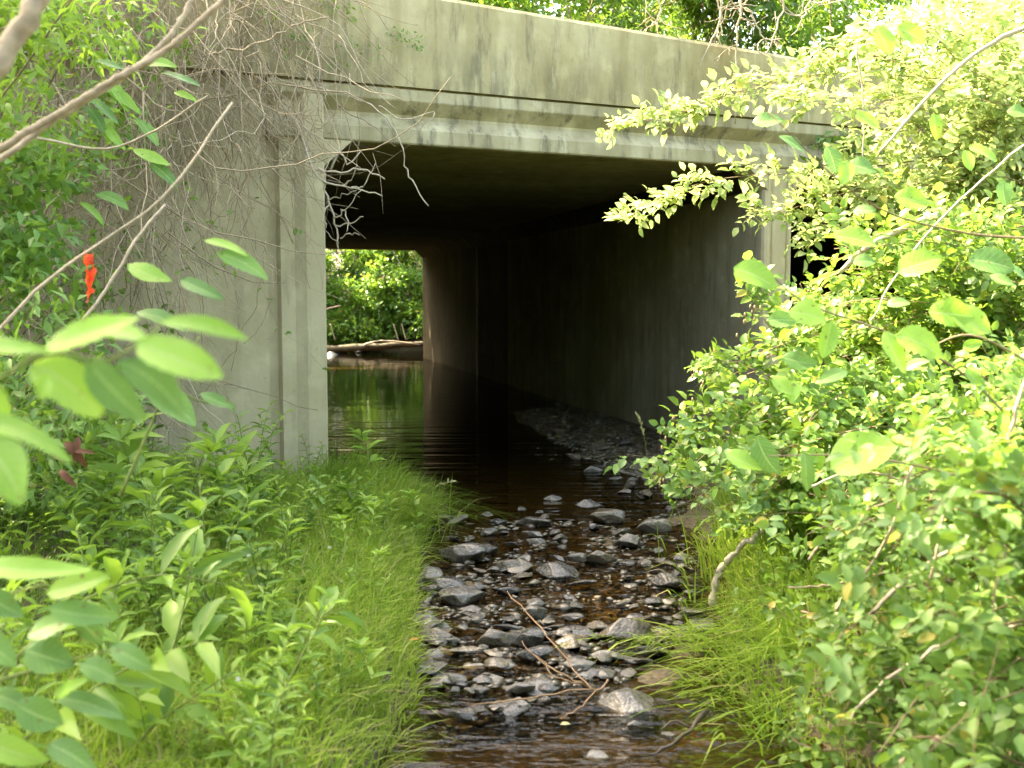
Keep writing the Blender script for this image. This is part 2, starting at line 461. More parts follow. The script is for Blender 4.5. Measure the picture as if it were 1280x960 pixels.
M['bark'] = barkmat('branch_bark', (.09, .065, .04), (.46, .36, .24), scale=45)
M['stone_grey'] = stonemat('grey_stone', (.042, .036, .029), (.095, .083, .067), (.21, .188, .15), .18)
M['stone_dark'] = stonemat('dark_stone', (.022, .020, .017), (.055, .049, .042), (.13, .117, .098), .14)
M['stone_brown'] = stonemat('brown_stone', (.045, .034, .022), (.10, .08, .054), (.20, .165, .11), .2)
M['stone_pale'] = stonemat('pale_stone', (.07, .064, .056), (.155, .14, .12), (.28, .26, .22), .35)
M['log'] = barkmat('mossy_log', (.03, .026, .015), (.13, .11, .065), 8)
M['tape'] = plainmat('orange_tape', (.85, .09, .03), .45, .4)
M['deadleaf'] = plainmat('dead_leaf', (.13, .05, .02), .8, .15)
M['orangeleaf'] = plainmat('orange_fallen_leaf', (.55, .25, .04), .6, .25)
M['seed'] = plainmat('grass_seed', (.45, .42, .2), .8, .2)
M['bud'] = plainmat('brown_flower_bud', (.36, .25, .12), .8)
M['white'] = plainmat('white_petal', (.8, .8, .75), .6, .3)
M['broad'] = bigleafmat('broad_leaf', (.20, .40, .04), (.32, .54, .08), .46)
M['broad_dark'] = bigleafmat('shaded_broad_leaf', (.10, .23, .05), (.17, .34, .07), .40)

# ------------------------------------------------------------------ frame of the culvert
A = at(404, 300, 8.3) * [1, 1, 0]
B = at(951, 400, 10.1) * [1, 1, 0]
u = nz(B - A); nrm = np.array([u[1], -u[0], 0])
v = nz(np.array([-348.0, FPX, 0])); WD = float(np.linalg.norm(B - A)); LT = 18.6
S0 = 2.775; TOP = 3.95
def Wp(q, t, z): return A + q * u + t * v + np.array([0, 0, z])
def Fp(q, d, z): return A + q * u + d * nrm + np.array([0, 0, z])
def qt(x, y):
    det = u[0] * v[1] - u[1] * v[0]
    dx, dy = x - A[0], y - A[1]
    return (dx * v[1] - dy * v[0]) / det, (u[0] * dy - u[1] * dx) / det

# ------------------------------------------------------------------ terrain
def sstep(x, a, b):
    t = np.clip((x - a) / (b - a), 0, 1); return t * t * (3 - 2 * t)
def xleft(y): return np.interp(y, [-30, 2, 4.2, 6, 7.6, 8.3, 8.6, 12], [-1.5, -.32, -.36, -.52, -.60, -1.3, -1.6, -2.6])
def xright(y): return np.interp(y, [-30, 2, 3.2, 3.8, 4.2, 5, 6, 8, 9, 10.4, 12], [3, 1.5, 1.15, 1.0, .86, 1.0, 1.2, 1.5, 1.95, 2.35, 2.2])
def ground_h(x, y):
    x = np.asarray(x, float); y = np.asarray(y, float)
    nzv = vnoise(x * 1.7, y * 1.7, 3)
    dl = xleft(y) - x; dr = x - xright(y)
    left = .17 * sstep(dl, -.02, .3) + .10 * np.clip(dl, 0, 2.2) + .42 * np.clip(dl - 2.2, 0, 8) + .04 * nzv * sstep(dl, .1, 1)
    right = .15 * sstep(dr, -.02, .3) + .28 * np.clip(dr, 0, 9) + .05 * nzv * sstep(dr, .1, 1)
    pool = -.10 - .05 * sstep(y, 3.9, 3.4)
    rif = -.018 + .022 * vnoise(x * 6, y * 6, 5) + .014 * vnoise(x * 15, y * 15, 8)
    k = sstep(y, 4.05, 4.35) * sstep(y, 8.3, 7.5)
    bed = pool * (1 - k) + rif * k
    # shingle bar along the pier, from the riffle into the tunnel
    q, t = qt(x, y)
    bar = sstep(q, 2.0, 3.2) * sstep(t, 9.5, 4.0) * sstep(y, 6.4, 7.6)
    bed = bed + bar * (.13 + .02 * vnoise(x * 9, y * 9, 2))
    h = bed + np.where(dl > -.02, left - bed * sstep(dl, -.02, .3), 0) + np.where(dr > -.02, right - bed * sstep(dr, -.02, .3), 0)
    incul = (t > -.25) & (t < LT + 3) 
    cell = incul & (q > -.6) & (q < 9.3)
    bedin = -.12 + bar * .15 + .02 * vnoise(x * 7, y * 7, 4) * bar
    h = np.where(cell, np.minimum(bedin, h * 0 + bedin), h)
    # beyond the culvert: a pool and the far bank
    far = -.7 + 1.05 * sstep(y, 30.4, 31.6) + .30 * np.clip(y - 31.2, 0, 12) + .1 * nzv
    f2 = sstep(t, LT - 2, LT + 1) * (t > LT - 2)
    side = np.clip(np.abs(x + 4) - 6, 0, 10) * .5
    h = np.where(cell & (t < LT), h, h * (1 - f2) + (far + side) * f2)
    return h
def axis(fa, fb, step, lo, hi, k=1.13):
    xs = list(np.arange(fa, fb, step)); s = step; x = fb
    while x < hi: xs.append(x); s *= k; x += s
    xs.append(hi); s = step; x = fa - step; pre = []
    while x > lo: pre.append(x); s *= k; x -= s
    pre.append(lo)
    return np.array(pre[::-1] + xs)
xs = axis(-3, 3, .05, -150, 150); ys = axis(2.2, 9.6, .05, -60, 200)
X, Y = np.meshgrid(xs, ys)
mb = MB()
Z = ground_h(X, Y)
nx, ny = len(xs), len(ys)
i = np.arange(ny - 1)[:, None] * nx + np.arange(nx - 1)[None]
mb.add(np.stack([X, Y, Z], -1).reshape(-1, 3), np.stack([i, i + 1, i + 1 + nx, i + nx], -1).reshape(-1, 4))
o = mb.build('ground', M['soil'], None, True); tag(o, kind='structure')

# water sheet (gentle real waves; the riffle is rougher)
wx = axis(-1.9, 2.4, .03, -16, 9, 1.25); wy = axis(2.6, 9.6, .03, -25, 36, 1.08)
X, Y = np.meshgrid(wx, wy)
k = sstep(Y, 4.0, 4.4) * sstep(Y, 8.2, 7.4)
Z = .004 * vnoise(X * 9, Y * 14, 21) * (.12 + k) + .003 * vnoise(X * 22, Y * 30, 22) * k
nx, ny = len(wx), len(wy)
i = np.arange(ny - 1)[:, None] * nx + np.arange(nx - 1)[None]
mb = MB(); mb.add(np.stack([X, Y, Z], -1).reshape(-1, 3), np.stack([i, i + 1, i + 1 + nx, i + nx], -1).reshape(-1, 4))
tag(mb.build('water', M['water'], None, True), kind='structure')

# embankment over the culvert (road fill)
qs = np.linspace(-14, 22, 73); ts = np.linspace(.18, LT + .3, 40)
Q, T = np.meshgrid(qs, ts)
P = A[None, None] + Q[..., None] * u + T[..., None] * v
zz = TOP - .28 + .9 * sstep(T, 0, 4) * sstep(T, LT, LT - 4) + .08 * vnoise(Q * 1.5, T * 1.5, 9)
P[..., 2] = zz
nx, ny = len(qs), len(ts)
i = np.arange(ny - 1)[:, None] * nx + np.arange(nx - 1)[None]
mb = MB(); V = P.reshape(-1, 3)
mb.add(V, np.stack([i, i + 1, i + 1 + nx, i + nx], -1).reshape(-1, 4))
for e0, e1 in ((0, 0), (-1, -1)):
    Pa = P[:, e0]; Pb = Pa.copy(); Pb[:, 2] = -.6
    Vv = np.vstack([Pa, Pb]); n = len(Pa); j = np.arange(n - 1)
    mb.add(Vv, np.stack([j, j + 1, j + 1 + n, j + n], -1))
tag(mb.build('embankment', M['soil'], None, True), kind='structure')

# ------------------------------------------------------------------ culvert
cul = thing('box_culvert', 'weathered twin-cell concrete box culvert carrying the bank over the stream', 'culvert', tuple(A))
def slab(q0, q1, t0, t1, z0, z1):
    m = MB()
    box8(m, [Wp(q0, t0, z0), Wp(q1, t0, z0), Wp(q1, t1, z0), Wp(q0, t1, z0), Wp(q0, t0, z1), Wp(q1, t0, z1), Wp(q1, t1, z1), Wp(q0, t1, z1)])
    return m
def face(q0, q1, d0, d1, z0, z1):
    m = MB()
    box8(m, [Fp(q0, d1, z0), Fp(q1, d1, z0), Fp(q1, d0, z0), Fp(q0, d0, z0), Fp(q0, d1, z1), Fp(q1, d1, z1), Fp(q1, d0, z1), Fp(q0, d0, z1)])
    return m
QR = WD + .31; Q2 = QR + WD
def vprofile(pts, z0, z1):
    m = MB(); prism(m, [Fp(q, d, z0) for q, d in pts], [Fp(q, d, z1) for q, d in pts]); return m
def hprofile(pts, q0, q1):
    m = MB(); prism(m, [Fp(q0, d, z) for d, z in pts], [Fp(q1, d, z) for d, z in pts]); return m
cap = S0 + .455
part(face(-7, -.425, -.3, 0, -.5, cap - .003), 'wing_wall', M['wing'], cul)
part(face(Q2 + .43, 14, -.3, 0, -.5, cap - .003), 'wing_wall', M['wing'], cul)
jam = [(-.425, -.06), (-.425, -.035), (-.35, -.035), (-.335, .03), (-.27, .03), (-.225, .018), (-.15, .072), (-.015, .072), (0, .06), (0, -.06)]
part(vprofile(jam, -.5, S0 + .334), 'jamb', M['wing'], cul)
part(vprofile([(2 * Q2 / 2 - 0 - q, d) for q, d in jam][::-1], -.5, S0 + .2), 'jamb', M['wing'], cul)
pn = [(WD, -.018), (WD, .03), (WD + .02, .05), (WD + .05, .05), (WD + .06, .03), (WD + .075, .03), (WD + .085, .05),
      (QR - .085, .05), (QR - .075, .03), (QR - .06, .03), (QR - .05, .05), (QR - .02, .05), (QR, .03), (QR, -.018)]
part(vprofile(pn, -.5, S0 - .002), 'pier_nose', M['wing'], cul)
part(slab(WD + .002, QR - .002, .02, 9.6, -.5, S0 - .003), 'lit_end_section', M['mouth'], cul)  # front of the dividing wall, lightened by colour to look daylit
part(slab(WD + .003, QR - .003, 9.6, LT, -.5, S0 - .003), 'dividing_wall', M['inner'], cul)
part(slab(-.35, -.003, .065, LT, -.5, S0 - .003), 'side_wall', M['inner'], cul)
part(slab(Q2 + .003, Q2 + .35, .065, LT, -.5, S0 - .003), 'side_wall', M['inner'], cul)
part(slab(-.35, Q2 + .35, .02, 9.6, S0, S0 + .42), 'roof_slab', M['mouth'], cul)  # front of the roof in the same light-painted concrete
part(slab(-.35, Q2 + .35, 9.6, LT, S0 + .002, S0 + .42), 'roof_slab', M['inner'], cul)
lp = [(-.016, S0 + .002), (.055, S0 + .002), (.065, S0 + .014), (.065, S0 + .115), (-.005, S0 + .205), (-.008, S0 + .235), (.07, S0 + .325), (.075, S0 + .335), (.075, S0 + .418),
      (.03, S0 + .422), (.03, S0 + .44), (-.016, S0 + .44)]
part(hprofile(lp, -.424, Q2 + .424), 'cornice', M['trim'], cul)
part(face(-6.9, 13.9, -.24, -.018, S0 + .25, cap + .06), 'parapet_base', M['concrete'], cul)
# parapet: slightly lower towards the far side, chamfered coping edge
m = MB()
def pring(q, top):
    b = S0 + .437
    return [Fp(q, -.26, b), Fp(q, .084, b), Fp(q, .082, top - .03), Fp(q, .06, top), Fp(q, -.26, top)]
prism(m, pring(-7, TOP + .28), pring(14, TOP - .52))
part(m, 'parapet', M['concrete'], cul)
# haunches at the ceiling corners of both cells
for q0, sg in ((0, 1), (WD, -1), (QR, 1), (Q2, -1)):
    m = MB()
    c = [(q0 - sg * .001, S0 - .20), (q0 + sg * .22, S0 + .001), (q0 - sg * .001, S0 + .001)]
    f0 = [Fp(q, .062, z) for q, z in c]; f1 = [Fp(q, -.2, z) for q, z in c]
    prism(m, f0, f1); part(m, 'haunch', M['wing'], cul)
    m = MB(); c = [(q0 - sg * .001, S0 - .195), (q0 + sg * .215, S0 + .001), (q0 - sg * .001, S0 + .001)]
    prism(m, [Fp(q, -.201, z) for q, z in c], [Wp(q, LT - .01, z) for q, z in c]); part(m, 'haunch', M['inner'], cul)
part(slab(WD - .03, WD + .001, 12.0, 12.10, -.4, S0 - .2), 'joint_rib', M['joint'], cul)
part(slab(-.3, Q2 + .3, LT + .005, LT + .3, S0 - .002, TOP - .25), 'headwall', M['concrete'], cul)

# ------------------------------------------------------------------ foliage tools
UP = np.array([0, 0, 1.0])
def along(P, t):
    t = np.clip(np.asarray(t), 0, 1) * (len(P) - 1)
    i = np.minimum(t.astype(int), len(P) - 2); f = (t - i)[:, None]
    return P[i] * (1 - f) + P[i + 1] * f, nz(P[i + 1] - P[i])

def cane_leaves(acc, P, n, L, rng, t0=.15, compound=5, out=1.0, up=.35, jit=.25):
    t = np.linspace(t0, 1, n) + rng.normal(0, .4 / n, n)
    p, T = along(P, t)
    R = rng.normal(0, 1, (n, 3)); R -= (R * T).sum(1, keepdims=True) * T
    D = nz(T * .45 + nz(R) * out + UP * up)
    N = nz(UP + rng.normal(0, .45, (n, 3)) + np.array([0, -.35, 0]))
    Ls = L * rng.uniform(.5, 1.3, n)
    if not compound:
        acc.append((p, D, N, Ls)); return
    S = nz(np.cross(N, D))
    acc.append((p + D * (Ls * 1.55)[:, None], D, N, Ls))
    for k in range(compound // 2):
        for sg in (-1, 1):
            a = .5 + .55 * k
            acc.append((p + D * (Ls * a)[:, None], nz(S * sg + D * .45 + rng.normal(0, jit * .5, (n, 3))), nz(N + rng.normal(0, jit, (n, 3))), Ls * .88))

def flush(mb, acc, W, tpl):
    P = np.concatenate([a[0] for a in acc]); D = np.concatenate([a[1] for a in acc])
    N = np.concatenate([a[2] for a in acc]); L = np.concatenate([np.broadcast_to(a[3], (len(a[0]),)) for a in acc])
    leaves(mb, P, D, N, L, W * RNG.uniform(.85, 1.15, len(P)), tpl)

def poly_sample(poly, n, rng):
    poly = np.array(poly, float); out = []
    lo, hi = poly.min(0), poly.max(0)
    while len(out) < n:
        x, y = rng.uniform(lo, hi)
        c = False; j = len(poly) - 1
        for i in range(len(poly)):
            if (poly[i, 1] > y) != (poly[j, 1] > y) and x < (poly[j, 0] - poly[i, 0]) * (y - poly[i, 1]) / (poly[j, 1] - poly[i, 1]) + poly[i, 0]:
                c = not c
            j = i
        if c: out.append((x, y))
    return np.array(out)

def arch_bush(name, label, cat, base, tips, L, W, lm, sm, per=26, compound=5, spread=.35, arch=.45, r=(.006, .002), seed=1, tpl=8,
              group=None, t0=.2, shoots=0, extra=None, up=.35, out=1.0):
    rng = np.random.default_rng(seed)
    root = thing(name, label, cat, tuple(base), group)
    ms, ml, acc = MB(), MB(), []
    for tip in tips:
        b = np.array(base) + rng.normal(0, spread, 3) * [1, 1, 0]
        d = tip - b
        mid = b + d * .45 + UP * (np.linalg.norm(d) * arch * rng.uniform(.5, 1.1)) + rng.normal(0, .12, 3)
        P = bez(b, mid, tip, 14, .012, rng)
        tube(ms, P, r[0], r[1], 4)
        cane_leaves(acc, P, per, L, rng, t0, compound, out, up)
        for s in range(shoots):
            t = rng.uniform(.35, .98)
            p, T = along(P, np.array([t])); p, T = p[0], T[0]
            e = p + nz(rng.normal(0, 1, 3) + T * .5 + UP * .3) * rng.uniform(.15, .45)
            Q = bez(p, (p + e) / 2 + UP * .06, e + UP * -.03, 6, .006, rng)
            tube(ms, Q, r[1] * .9, r[1] * .5, 3)
            cane_leaves(acc, Q, max(4, per // 3), L, rng, .1, compound, out, up)
    for P, n, LL in (extra or []):
        tube(ms, P, r[0] * .7, r[1] * .6, 4)
        cane_leaves(acc, P, n, LL, rng, .05, compound, out, up)
    flush(ml, acc, W, tpl)
    part(ms, 'cane', sm, root); part(ml, 'foliage', lm, root)
    return root

def clump_bush(name, label, cat, base, centers, radii, nl, L, W, lm, sm, seed=1, group=None, tpl=6, stem_r=.02, flat=.7, trunk=None):
    """bush of irregular leaf clumps on limbs that fork from the base"""
    rng = np.random.default_rng(seed)
    root = thing(name, label, cat, tuple(base), group)
    ms, ml = MB(), MB()
    Ps, Ds, Ns = [], [], []
    b = np.array(base, float)
    if trunk is not None:
        tube(ms, bez(b, (b + trunk) / 2 + rng.normal(0, .15, 3), trunk, 10, .01, rng), stem_r * 2.2, stem_r * 1.2, 8, .05)
        fork = np.array(trunk)
    else: fork = None
    for c, r in zip(centers, radii):
        c = np.array(c, float)
        s = fork if fork is not None else b + rng.normal(0, .15, 3) * [1, 1, 0]
        P = bez(s, (s + c) / 2 + rng.normal(0, .15, 3), c, 8, .02, rng)
        tube(ms, P, stem_r, stem_r * .35, 5)
        k = max(3, int(nl / 26 * r))
        sub = c + nz(rng.normal(0, 1, (k, 3))) * (r * rng.uniform(.25, 1, (k, 1)) ** .6) * [1, 1, flat]
        for q in sub[:: 2]:
            tube(ms, bez(c, (c + q) / 2 + rng.normal(0, .05, 3), q, 5, .01, rng), stem_r * .35, stem_r * .12, 3)
        m = int(nl * r / k) + 1
        for q in sub:
            pp = q + rng.normal(0, .16 * r + .04, (m, 3)) * [1, 1, .6]
            Ps.append(pp); Ds.append(nz(nz(pp - c) * .6 + rng.normal(0, .7, (m, 3)) + [0, 0, -.15]))
            Ns.append(nz(UP + rng.normal(0, .6, (m, 3)) + [0, -.2, 0]))
    P = np.concatenate(Ps); D = np.concatenate(Ds); N = np.concatenate(Ns)
    leaves(ml, P, D, N, L * rng.uniform(.6, 1.25, len(P)), W * rng.uniform(.8, 1.2, len(P)), tpl)
    part(ms, 'trunk' if trunk is not None else 'stem', sm, root); part(ml, 'crown' if trunk is not None else 'foliage', lm, root)
    return root

# ------------------------------------------------------------------ stones
def stone_mesh(name, seed, flat, rough=.045, cuts=15):
    import bmesh
    rng = np.random.default_rng(seed)
    bm = bmesh.new(); bmesh.ops.create_icosphere(bm, subdivisions=4, radius=1)
    co = np.array([v.co for v in bm.verts])
    for _ in range(cuts):
        n = nz(rng.normal(0, 1, 3) * [1, 1, .8]); d = rng.uniform(.46, .8)
        h = co @ n - d
        co = co - np.where(h > 0, h, 0)[:, None] * n * .93
    co = co * [1, rng.uniform(.65, .95), flat]
    nn = vnoise(co[:, 0] * 3 + co[:, 2] * 2, co[:, 1] * 3 - co[:, 2], seed) * rough + vnoise(co[:, 0] * 8 + co[:, 2] * 7, co[:, 1] * 8, seed + 5) * rough * .4
    co = co * (1 + nn[:, None])
    me = bpy.data.meshes.new(name)
    for vv, c in zip(bm.verts, co): vv.co = c
    bm.to_mesh(me); bm.free()
    for p in me.polygons: p.use_smooth = True
    return me
SMESH = {}
for kind, flats in (('boulder', (.46, .55, .4, .5)), ('slab', (.26, .32, .22, .3))):
    for k in range(4):
        base = stone_mesh(kind, 10 + k + (50 if kind == 'slab' else 0), flats[k])
        for mt in ('grey', 'dark', 'brown', 'pale'):
            me = base.copy(); me.materials.append(M['stone_' + mt]); SMESH[kind, k, mt] = me
def stone(name, label, px, py, wpx, mt, kind='boulder', k=0, z=0.0, tilt=0.0, rot=None, sink=.5, group=None, hs=1.0):
    p = G(px, py, z)
    r = wpx / 2 * p[1] / FPX / .9
    o = bpy.data.objects.new(name, SMESH[kind, k % 4, mt]); COL.objects.link(o)
    o.location = (p[0], p[1] + r * .3, z + r * (.42 if kind == 'boulder' else .14) - r * sink * (.6 if kind == 'boulder' else .2))
    o.rotation_euler = (tilt, random.uniform(-.12, .12), random.uniform(-.4, .4) if rot is None else rot)
    o.scale = (r, r, r * hs)
    return tag(o, label, 'stone', group)
BIG = [
    ('broad dark wet boulder at the foot of the grass tussock', 552, 740, 66, 'dark', 'boulder', 0, .0),
    ('rounded brownish grey boulder in front of the broad dark wet boulder', 580, 752, 68, 'grey', 'boulder', 1, .0),
    ('grey flat-topped boulder half under the drooping tussock blades', 577, 703, 74, 'grey', 'boulder', 2, .0),
    ('dark blocky stone beside the flat-topped boulder', 612, 690, 30, 'dark', 'boulder', 3, .0),
    ('small brown stone with a wet skirt of foam in mid riffle', 634, 714, 42, 'brown', 'boulder', 0, .0),
    ('pale little pointed stone alone in the brown pool', 692, 625, 26, 'pale', 'slab', 0, .0),
    ('white-topped dark stone in the pool at the edge of the shingle', 742, 590, 28, 'pale', 'boulder', 1, .0),
    ('low grey ledge of rock where the pool spills into the riffle', 668, 656, 62, 'grey', 'slab', 1, .0),
    ('dark pointed stone on the lip of the pool', 625, 655, 26, 'dark', 'boulder', 2, .0),
    ('long tan slab on the shingle edge beside the pool', 762, 648, 66, 'brown', 'slab', 2, .03),
    ('dark slab tilted against the long tan slab', 738, 632, 38, 'dark', 'slab', 3, .04),
    ('flat pale slab lying under the rose sprays', 822, 660, 60, 'pale', 'slab', 0, .05),
    ('wide flat dark slab standing clear of the water in mid riffle', 697, 717, 58, 'dark', 'slab', 1, .02),
    ('thin grey shard leaning up above the wide dark slab', 722, 698, 36, 'grey', 'slab', 2, .05),
    ('squarish grey stone near the shingle edge', 786, 680, 40, 'grey', 'boulder', 3, .02),
    ('dark brown boulder with a shadowed hollow beside it', 752, 700, 42, 'brown', 'boulder', 0, .02),
    ('large long tan-topped boulder on the far side of the twigs', 782, 800, 88, 'brown', 'boulder', 1, .0),
    ('brown hump-backed boulder in the lower riffle', 622, 806, 64, 'brown', 'boulder', 2, .0),
    ('dull brown boulder against the grassy bank', 545, 805, 56, 'brown', 'boulder', 3, .0),
    ('blue-grey flat stone leaning between two brown boulders', 578, 815, 34, 'grey', 'slab', 3, .02),
    ('dark cracked boulder behind the red-brown twigs', 668, 825, 52, 'dark', 'boulder', 0, .0),
    ('pinkish grey boulder beneath the red-brown twigs', 728, 838, 50, 'pale', 'boulder', 1, .0),
    ('pale pink slab with a broken edge in the lower riffle', 650, 862, 48, 'pale', 'slab', 2, .02),
    ('rough black stone beside the broken pink slab', 688, 866, 34, 'dark', 'boulder', 3, .0),
    ('grey stone with a lighter cap near the grassy bank', 566, 856, 40, 'grey', 'boulder', 0, .0),
    ('small standing grey stone in the lower riffle', 602, 866, 30, 'grey', 'boulder', 1, .0),
    ('brown stone wedged low against the grassy bank', 540, 862, 30, 'brown', 'boulder', 2, .0),
    ('flat shiny wet slab on the last step of the riffle', 632, 892, 66, 'grey', 'slab', 0, -.015),
    ('broad blue-grey slab under the drooping reed grass', 786, 886, 82, 'grey', 'slab', 1, .0),
    ('small pale stone in front of the broad blue-grey slab', 796, 910, 28, 'pale', 'boulder', 2, -.01),
    ('small wet grey stone alone in the brown foreground water', 747, 950, 42, 'pale', 'slab', 3, -.01),
    ('grey stone beside the fallen stick in the water', 838, 922, 24, 'grey', 'boulder', 3, -.01),
    ('flat grey stone at the end of the pale dead branch', 866, 768, 44, 'grey', 'slab', 0, .02),
    ('pinkish stone tucked in the grass below the pale dead branch', 884, 788, 34, 'pale', 'boulder', 1, .02),
    ('grey pebble-sized stone by the far end of the tan-topped boulder', 716, 776, 30, 'grey', 'boulder', 2, .0),
    ('dark round stone beside the tan-topped boulder', 712, 798, 28, 'dark', 'boulder', 3, .0),
    ('brown stone lying on the shingle in the tunnel mouth', 752, 560, 36, 'brown', 'slab', 1, .05),
    ('yellowish flat stone on the shingle near the tunnel mouth', 718, 572, 30, 'brown', 'slab', 2, .02),
    ('long dark slab by the grassy edge above the pale dead branch', 836, 728, 46, 'dark', 'slab', 3, .04),
]
for n_, (lab, px, py, w, mt, kd, k, z) in enumerate(BIG):
    stone('boulder' if kd == 'boulder' else 'flat_stone', lab, px, py, w, mt, kd, k + n_, z, tilt=random.uniform(-.15, .1), hs=random.uniform(.8, 1.15))
rng = np.random.default_rng(33)
RIF = [(532, 655), (640, 632), (700, 640), (760, 630), (840, 640), (880, 700), (885, 790), (800, 830), (760, 875), (560, 905), (525, 880), (520, 780)]
names = {'grey': 'grey', 'dark': 'dark', 'brown': 'brown', 'pale': 'pale'}
for px, py in poly_sample(RIF, 205, rng):
    mt = rng.choice(['grey', 'dark', 'brown', 'pale'], p=[.36, .36, .18, .10])
    w = float(np.clip(rng.lognormal(3.1, .38), 12, 44)) * (.75 + .4 * (py - 630) / 270)
    kd = rng.choice(['boulder', 'slab'], p=[.2, .8])
    stone('stone', f'small {mt} wet stone among the many loose stones of the riffle', px, py, w * (1.2 if kd == 'slab' else 1), mt, kd, int(rng.integers(4)), float(rng.uniform(-.008, .02)),
          tilt=float(rng.uniform(-.35, .35)), rot=float(rng.uniform(0, 6.28)), group=f'small {mt} stones of the riffle', hs=float(rng.uniform(.7, 1.3)))
BAR = [(640, 512), (720, 500), (835, 548), (870, 600), (840, 640), (770, 625), (740, 590), (690, 545)]
for px, py in poly_sample(BAR, 94, rng):
    mt = rng.choice(['grey', 'dark', 'brown'], p=[.3, .3, .4])
    w = float(np.clip(rng.lognormal(2.75, .42), 8, 34)) 
    p = G(px, py, .03); z = max(float(ground_h(p[0], p[1])), -.01)
    stone('stone', f'small {mt} stone on the shingle bar beside the tunnel pier', px, py, w, mt, rng.choice(['boulder', 'slab']), int(rng.integers(4)), z,
          sink=.2, tilt=float(rng.uniform(-.3, .3)), rot=float(rng.uniform(0, 6.28)), group=f'{mt} stones of the shingle bar', hs=float(rng.uniform(.7, 1.2)))

# gravel: uncountable small chips between the stones
def gravel(name, pts, zf, rr, mt):
    mb = MB()
    oct_ = np.array([[1, 0, 0], [0, 1, 0], [-1, 0, 0], [0, -1, 0], [0, 0, .6], [0, 0, -.5], [.7, .7, .2], [-.7, .6, .2]])
    F = np.array([[0, 6, 4], [6, 1, 4], [1, 7, 4], [7, 2, 4], [2, 3, 4], [3, 0, 4], [6, 0, 5], [1, 6, 5], [7, 1, 5], [2, 7, 5], [3, 2, 5], [0, 3, 5]])
    for p in pts:
        a = rng.uniform(0, 6.28); s = rr * rng.lognormal(0, .4)
        R = np.array([[math.cos(a), -math.sin(a), 0], [math.sin(a), math.cos(a), 0], [0, 0, 1]])
        V = (oct_ * rng.uniform(.7, 1.25, (8, 1)) * [1, .75, .5]) @ R.T * s + [p[0], p[1], zf(p)]
        mb.add(V, F)
    return tag(mb.build(name, mt), kind='stuff')
pts = [G(px, py, 0) for px, py in poly_sample(RIF, 3600, rng)]
o = gravel('gravel', pts, lambda p: float(ground_h(p[0], p[1])) + rng.uniform(-.004, .016), .022, M['stone_brown'])
tag(o, 'brown and grey gravel on the bed between the riffle stones', 'gravel')
pts = [G(px, py, .05) for px, py in poly_sample(BAR, 2400, rng)]
o = gravel('gravel', pts, lambda p: float(ground_h(p[0], p[1])) + rng.uniform(.0, .012), .03, M['stone_brown'])
tag(o, 'dim gravel of the shingle bar along the tunnel pier', 'gravel')

# ------------------------------------------------------------------ grass
def on_ground(xy, dz=-.01):
    return np.column_stack([xy, ground_h(xy[:, 0], xy[:, 1]) + dz])
def grass(name, label, n, xr, yr, keep, h, w, lean, mt, bias=(0, 0)):
    xy = np.column_stack([RNG.uniform(*xr, n), RNG.uniform(*yr, n)])
    xy = xy[keep(xy[:, 0], xy[:, 1])]
    n = len(xy); hh = h * RNG.uniform(.5, 1.3, n)
    ln = (RNG.normal(0, 1, (n, 2)) * .7 + bias) * lean * hh[:, None]
    mb = MB(); blades(mb, on_ground(xy), hh, ln, w * RNG.uniform(.6, 1.3, n))
    return tag(mb.build(name, mt), label, 'grass', kind='stuff')
kl = lambda x, y: (x < xleft(y) - .02) & (qt(x, y)[1] < -.12)
grass('grass', 'short bright grass on the bank beside the riffle', 26000, (-1.7, -.3), (2.6, 8.4), kl, .15, .0065, .95, M['grass_light'], (.3, -.1))
grass('grass', 'taller green grass under the weeds of the bank', 11000, (-4.2, -.5), (2.6, 8.2), kl, .20, .006, .75, M['grass'], (.1, 0))
kr = lambda x, y: (x > xright(y) + .0) & (qt(x, y)[1] < -.15) & (x < 1.5 + .18 * y)
grass('grass', 'sunny grass on the bank below the rose bushes', 16000, (.7, 3.4), (3.2, 9.6), kr, .17, .008, .6, M['grass_light'], (-.2, -.1))
grass('undergrowth', 'low green undergrowth beneath the rose bushes', 9000, (1.0, 6), (2.0, 10), lambda x, y: (x > xright(y) + .2) & (qt(x, y)[1] < -.15), .22, .012, .7, M['weed'], (0, 0))
grass('undergrowth', 'grass and seedlings on top of the embankment', 9000, (-6, 14), (9, 22), lambda x, y: (qt(x, y)[1] > .35) & (qt(x, y)[1] < 6), .4, .014, .6, M['grass']) 
o = bpy.data.objects['undergrowth.001']
# lift that layer on to the embankment top
n = len(o.data.vertices); co = np.zeros(n * 3, np.float32); o.data.vertices.foreach_get('co', co); co = co.reshape(-1, 3)
b0 = co.reshape(-1, 7, 3)[:, 0]
q_, t_ = qt(b0[:, 0], b0[:, 1])
dz = (TOP - .30 + .9 * sstep(t_, 0, 4)) - ground_h(b0[:, 0], b0[:, 1])
co[:, 2] += np.repeat(dz, 7); o.data.vertices.foreach_set('co', co.ravel()); o.data.update()

